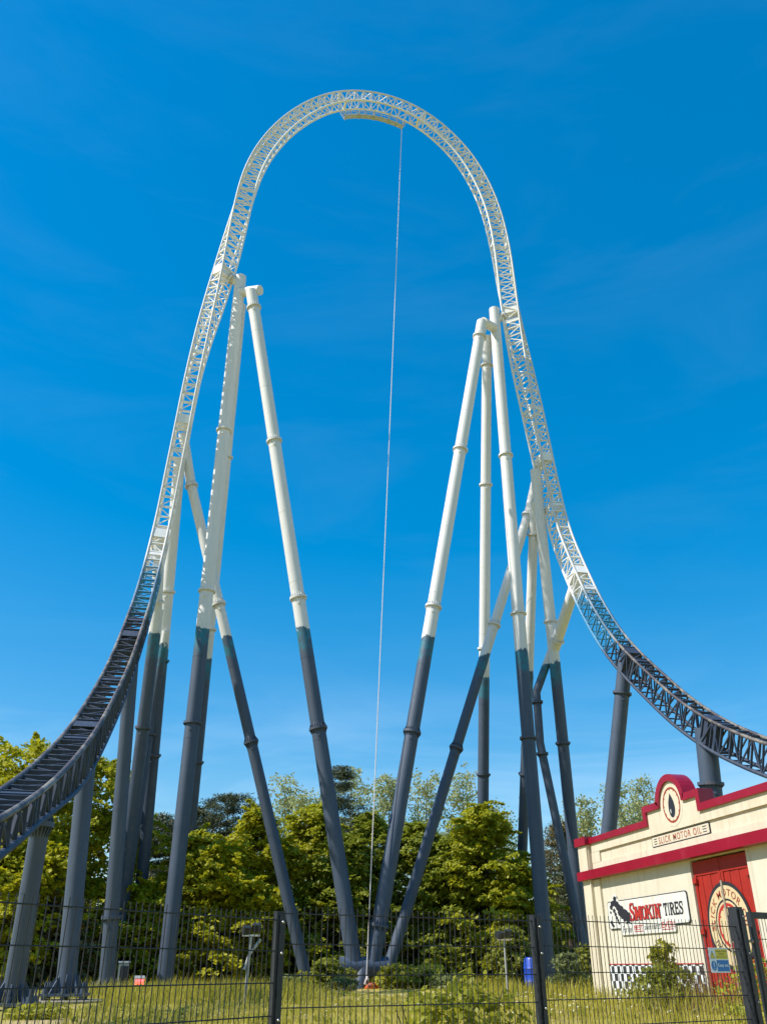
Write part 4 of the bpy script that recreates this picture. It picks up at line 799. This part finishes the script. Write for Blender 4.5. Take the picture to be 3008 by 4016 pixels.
def shrub(px, top, y, rad, label, name, mt_, n_=120, per=24, ln=.13, wd=.08, seed=0, cat='shrub', group=None, shape=oval, base=None):
    r = np.random.default_rng(300+seed); tp = at(px, top, y); b = V(tp[0], y, GZ(tp[0], y)); h = tp[2]-b[2]; t = thing(name, b, label, cat, group); w = MB()
    for i in range(14): a = r.uniform(0, 6.28); q = r.uniform(.3, .95); w.tube([V(0, 0, -.05), V(math.cos(a)*rad*.35*q, math.sin(a)*rad*.35*q, h*.5*q), V(math.cos(a)*rad*.8*q, math.sin(a)*rad*.8*q, h*q)], [.018, .012, .004], 5, False)
    w.build('stems', M['bark'], t); c, o = crown_points(V(0, 0, 0), h, rad, shape, n_, r, .03, .25, .5); quads_ob('leaves', leaves(c, r.uniform(.12, .3, len(c)), per, ln, wd, o, .7, .5, r), M[mt_], t); return t
GS = 'shrubs in the meadow'
shrub(2600, 3790, 20.4, .85, 'round green bush growing in front of the checkered wall', 'bush', 'shrub', 90, 20, .12, .07, 1, group=GS)
shrub(2590, 3695, 21.0, .35, 'tall leafy shoot standing up from the bush by the checkered wall', 'bush', 'weed', 28, 20, .16, .09, 2, group=GS)
shrub(1995, 3640, 38, .85, 'tall leafy green shrub around the right floodlight mast', 'shrub', 'shrub', 250, 26, .24, .13, 3, group=GS)
shrub(1290, 3770, 41, .95, 'green shrub left of the hub', 'shrub', 'shrub', 130, 22, .2, .12, 4, group=GS)
shrub(1345, 3845, 40, .6, 'low green shrub at the left foot of the hub pedestal', 'shrub', 'shrubpale', 90, 22, .18, .1, 5, group=GS)
shrub(1560, 3790, 41.5, .95, 'yellow green shrub right of the orange bag', 'shrub', 'weed', 120, 22, .2, .12, 6, group=GS)
shrub(1680, 3790, 42.5, 1.1, 'dark green shrub farther right of the hub', 'shrub', 'leafdeep', 150, 22, .2, .12, 7, group=GS)
shrub(1770, 3830, 40.5, .8, 'small shrub between the hub and the right floodlight mast', 'shrub', 'shrubpale', 90, 20, .17, .1, 8, group=GS)
shrub(1130, 3835, 38, .8, 'low shrub right of the left floodlight mast', 'shrub', 'shrubpale', 90, 22, .17, .1, 9, group=GS)
shrub(2300, 3715, 35, .55, 'leafy green weeds against the far corner of the garage', 'shrub', 'shrub', 90, 22, .2, .1, 10, group=GS)
shrub(2220, 3740, 33, .6, 'leafy weed beside the foot of the right tower column', 'shrub', 'shrubpale', 60, 22, .16, .09, 11, group=GS)
shrub(1830, 3850, 11.0, .55, 'broad leaved bramble close behind the middle fence panel', 'bramble', 'weed', 90, 13, .10, .075, 12, group='brambles close to the fence')
shrub(1700, 3900, 10.6, .6, 'lower bramble left of the taller one behind the fence', 'bramble', 'weed', 90, 13, .10, .075, 13, group='brambles close to the fence')
shrub(1960, 3920, 11.2, .5, 'small bramble right of the taller one behind the fence', 'bramble', 'weed', 60, 13, .09, .07, 14, group='brambles close to the fence')
shrub(2955, 3780, 12.5, .55, 'straggly shrub beyond the gate at the right edge', 'shrub', 'weed', 90, 14, .09, .045, 15, group=GS)
shrub(150, 3960, 19.5, .5, 'leafy weed at the foot of the nearest slate column', 'shrub', 'weed', 60, 16, .11, .07, 16, group=GS)
# grass: long tufts, short turf, dry stalks, daisies
def blades(x, y, h, w, lean, r):
    k_ = len(x); z = ground_z(x, y); a = r.uniform(0, 6.28, k_); b = np.stack([x, y, z-.02], -1); s_ = np.stack([np.cos(a), np.sin(a), 0*a], -1)*w[:, None]/2
    la = r.uniform(0, 6.28, k_); ld = np.stack([np.cos(la), np.sin(la), 0*la], -1)*(lean*h*r.uniform(.1, 1, k_))[:, None]; up = np.stack([0*h, 0*h, h], -1)
    m_ = b+up*.6+ld*.35
    return np.concatenate([np.stack([b-s_, b+s_, m_+s_*.7, m_-s_*.7], 1), np.stack([m_-s_*.7, m_+s_*.7, b+up+ld+s_*.08, b+up+ld-s_*.08], 1)], 0)
r = np.random.default_rng(5)
def allowed(x, y): return ~((x > 12.85) & (y < 29.2)) & (np.hypot(x+3.3, y-30) > 1.25) & (np.hypot(x+3.85, y-24.2) > 1.1) & (np.hypot(x+2.9, y-40.2) > 1.2) & ~((np.abs(x-8.2) < 2.0) & (y > 33) & (y < 45)) & (np.hypot(x+2.5, y-39.5) > 2.2) & ~((np.abs(x+3.5) < 1.5) & (y > 16) & (y < 31))
def patch(n_, x0, x1, y0, y1, fn):
    x = r.uniform(x0, x1, n_); y = r.uniform(y0, y1, n_); k_ = allowed(x, y) & (r.uniform(0, 1, n_) < fn(x, y)); return x[k_], y[k_]
nf = lambda x, y: .5+.5*np.sin(x*.9+np.sin(y*.6)*2)*np.cos(y*.8+np.sin(x*.5)*1.5)
x, y = patch(90000, -9, 24, 15, 46, lambda x, y: .35+.65*nf(x, y)); k_ = len(x)
t_ = quads_ob('meadow_turf', blades(x, y, r.uniform(.04, .13, k_), r.uniform(.012, .03, k_), .8, r), M['grass'], kind='stuff'); t_['label'] = 'short yellow green turf across the meadow'; t_['category'] = 'grass'
longz = lambda x, y: np.clip(smooth01(24, 28, y)*smooth01(44, 38, y)*smooth01(-5, -2, x)*smooth01(5.5, 3, x)+smooth01(3, 0, np.abs(y-30.5))*smooth01(9, 11.5, x)+1.2*smooth01(3.2, 0, np.hypot(x-17.4, (y-42)*.6))+smooth01(1.6, .2, np.abs(x-12.2))*smooth01(16, 20, y)+.8*smooth01(44, 47, y), 0, 1)*(.35+.65*nf(x*1.7, y*1.7))
x, y = patch(110000, -9, 24, 15, 50, longz); k_ = len(x)
t_ = quads_ob('long_grass', blades(x, y, r.uniform(.16, .62, k_)*(.7+.5*nf(x*2.3, y*2.1)), r.uniform(.014, .03, k_), .6, r), M['grass'], kind='stuff'); t_['label'] = 'tall uncut grass in tufts round the column bases'; t_['category'] = 'grass'
x, y = patch(15000, -6, 14, 9.5, 24, lambda x, y: .25+.5*nf(x*2, y*2)*smooth01(24, 14, y)); k_ = len(x)
t_ = quads_ob('near_grass', blades(x, y, r.uniform(.5, 1.25, k_)*smooth01(26, 12, y)*.8+.1, r.uniform(.008, .014, k_), .45, r), M['grass'], kind='stuff'); t_['label'] = 'tall grass stems rising behind the fence'; t_['category'] = 'grass'
x, y = patch(2600, -5, 13, 9.5, 26, lambda x, y: .2+.6*nf(x*1.3+2, y*1.3)); k_ = len(x)
t_ = quads_ob('dry_stalks', blades(x, y, r.uniform(.7, 1.35, k_)*smooth01(26, 11, y)*.85+.1, r.uniform(.008, .013, k_), .5, r), M['straw'], kind='stuff'); t_['label'] = 'pale dry grass stalks near the fence'; t_['category'] = 'grass'
x = r.uniform(10.9, 12.7, 260); y = r.normal(0, 1, 260)*.9+20.6; t_ = quads_ob('dry_weeds', blades(x, y, r.uniform(.5, 1.15, 260), r.uniform(.012, .024, 260), .4, r), M['drystem'], kind='stuff'); t_['label'] = 'reddish brown dead weed stems in front of the red doors'; t_['category'] = 'weeds'
x, y = patch(900, -8, 13, 16, 42, lambda x, y: .3+.7*nf(x*1.2+3, y*1.1)); cw = np.stack([x, y, ground_z(x, y)+.06], -1)
t_ = quads_ob('low_weeds', leaves(cw, r.uniform(.08, .25, len(cw)), 16, .09, .055, None, .5, .8, r), M['shrub'], kind='stuff'); t_['label'] = 'low broad leaved weeds dotted through the turf'; t_['category'] = 'weeds'
x, y = patch(2600, -8, 14, 18, 42, lambda x, y: nf(x*.8+1, y*.8)); k_ = len(x); z = ground_z(x, y)+r.uniform(.06, .14, k_); s_ = r.uniform(.018, .035, k_)
q = np.stack([np.stack([x-s_, y, z-s_*.6], -1), np.stack([x, y-s_, z], -1), np.stack([x+s_, y, z+s_*.6], -1), np.stack([x, y+s_, z], -1)], 1)
t_ = quads_ob('daisies', q, M['daisy'], kind='stuff'); t_['label'] = 'tiny white daisies scattered over the turf'; t_['category'] = 'flowers'
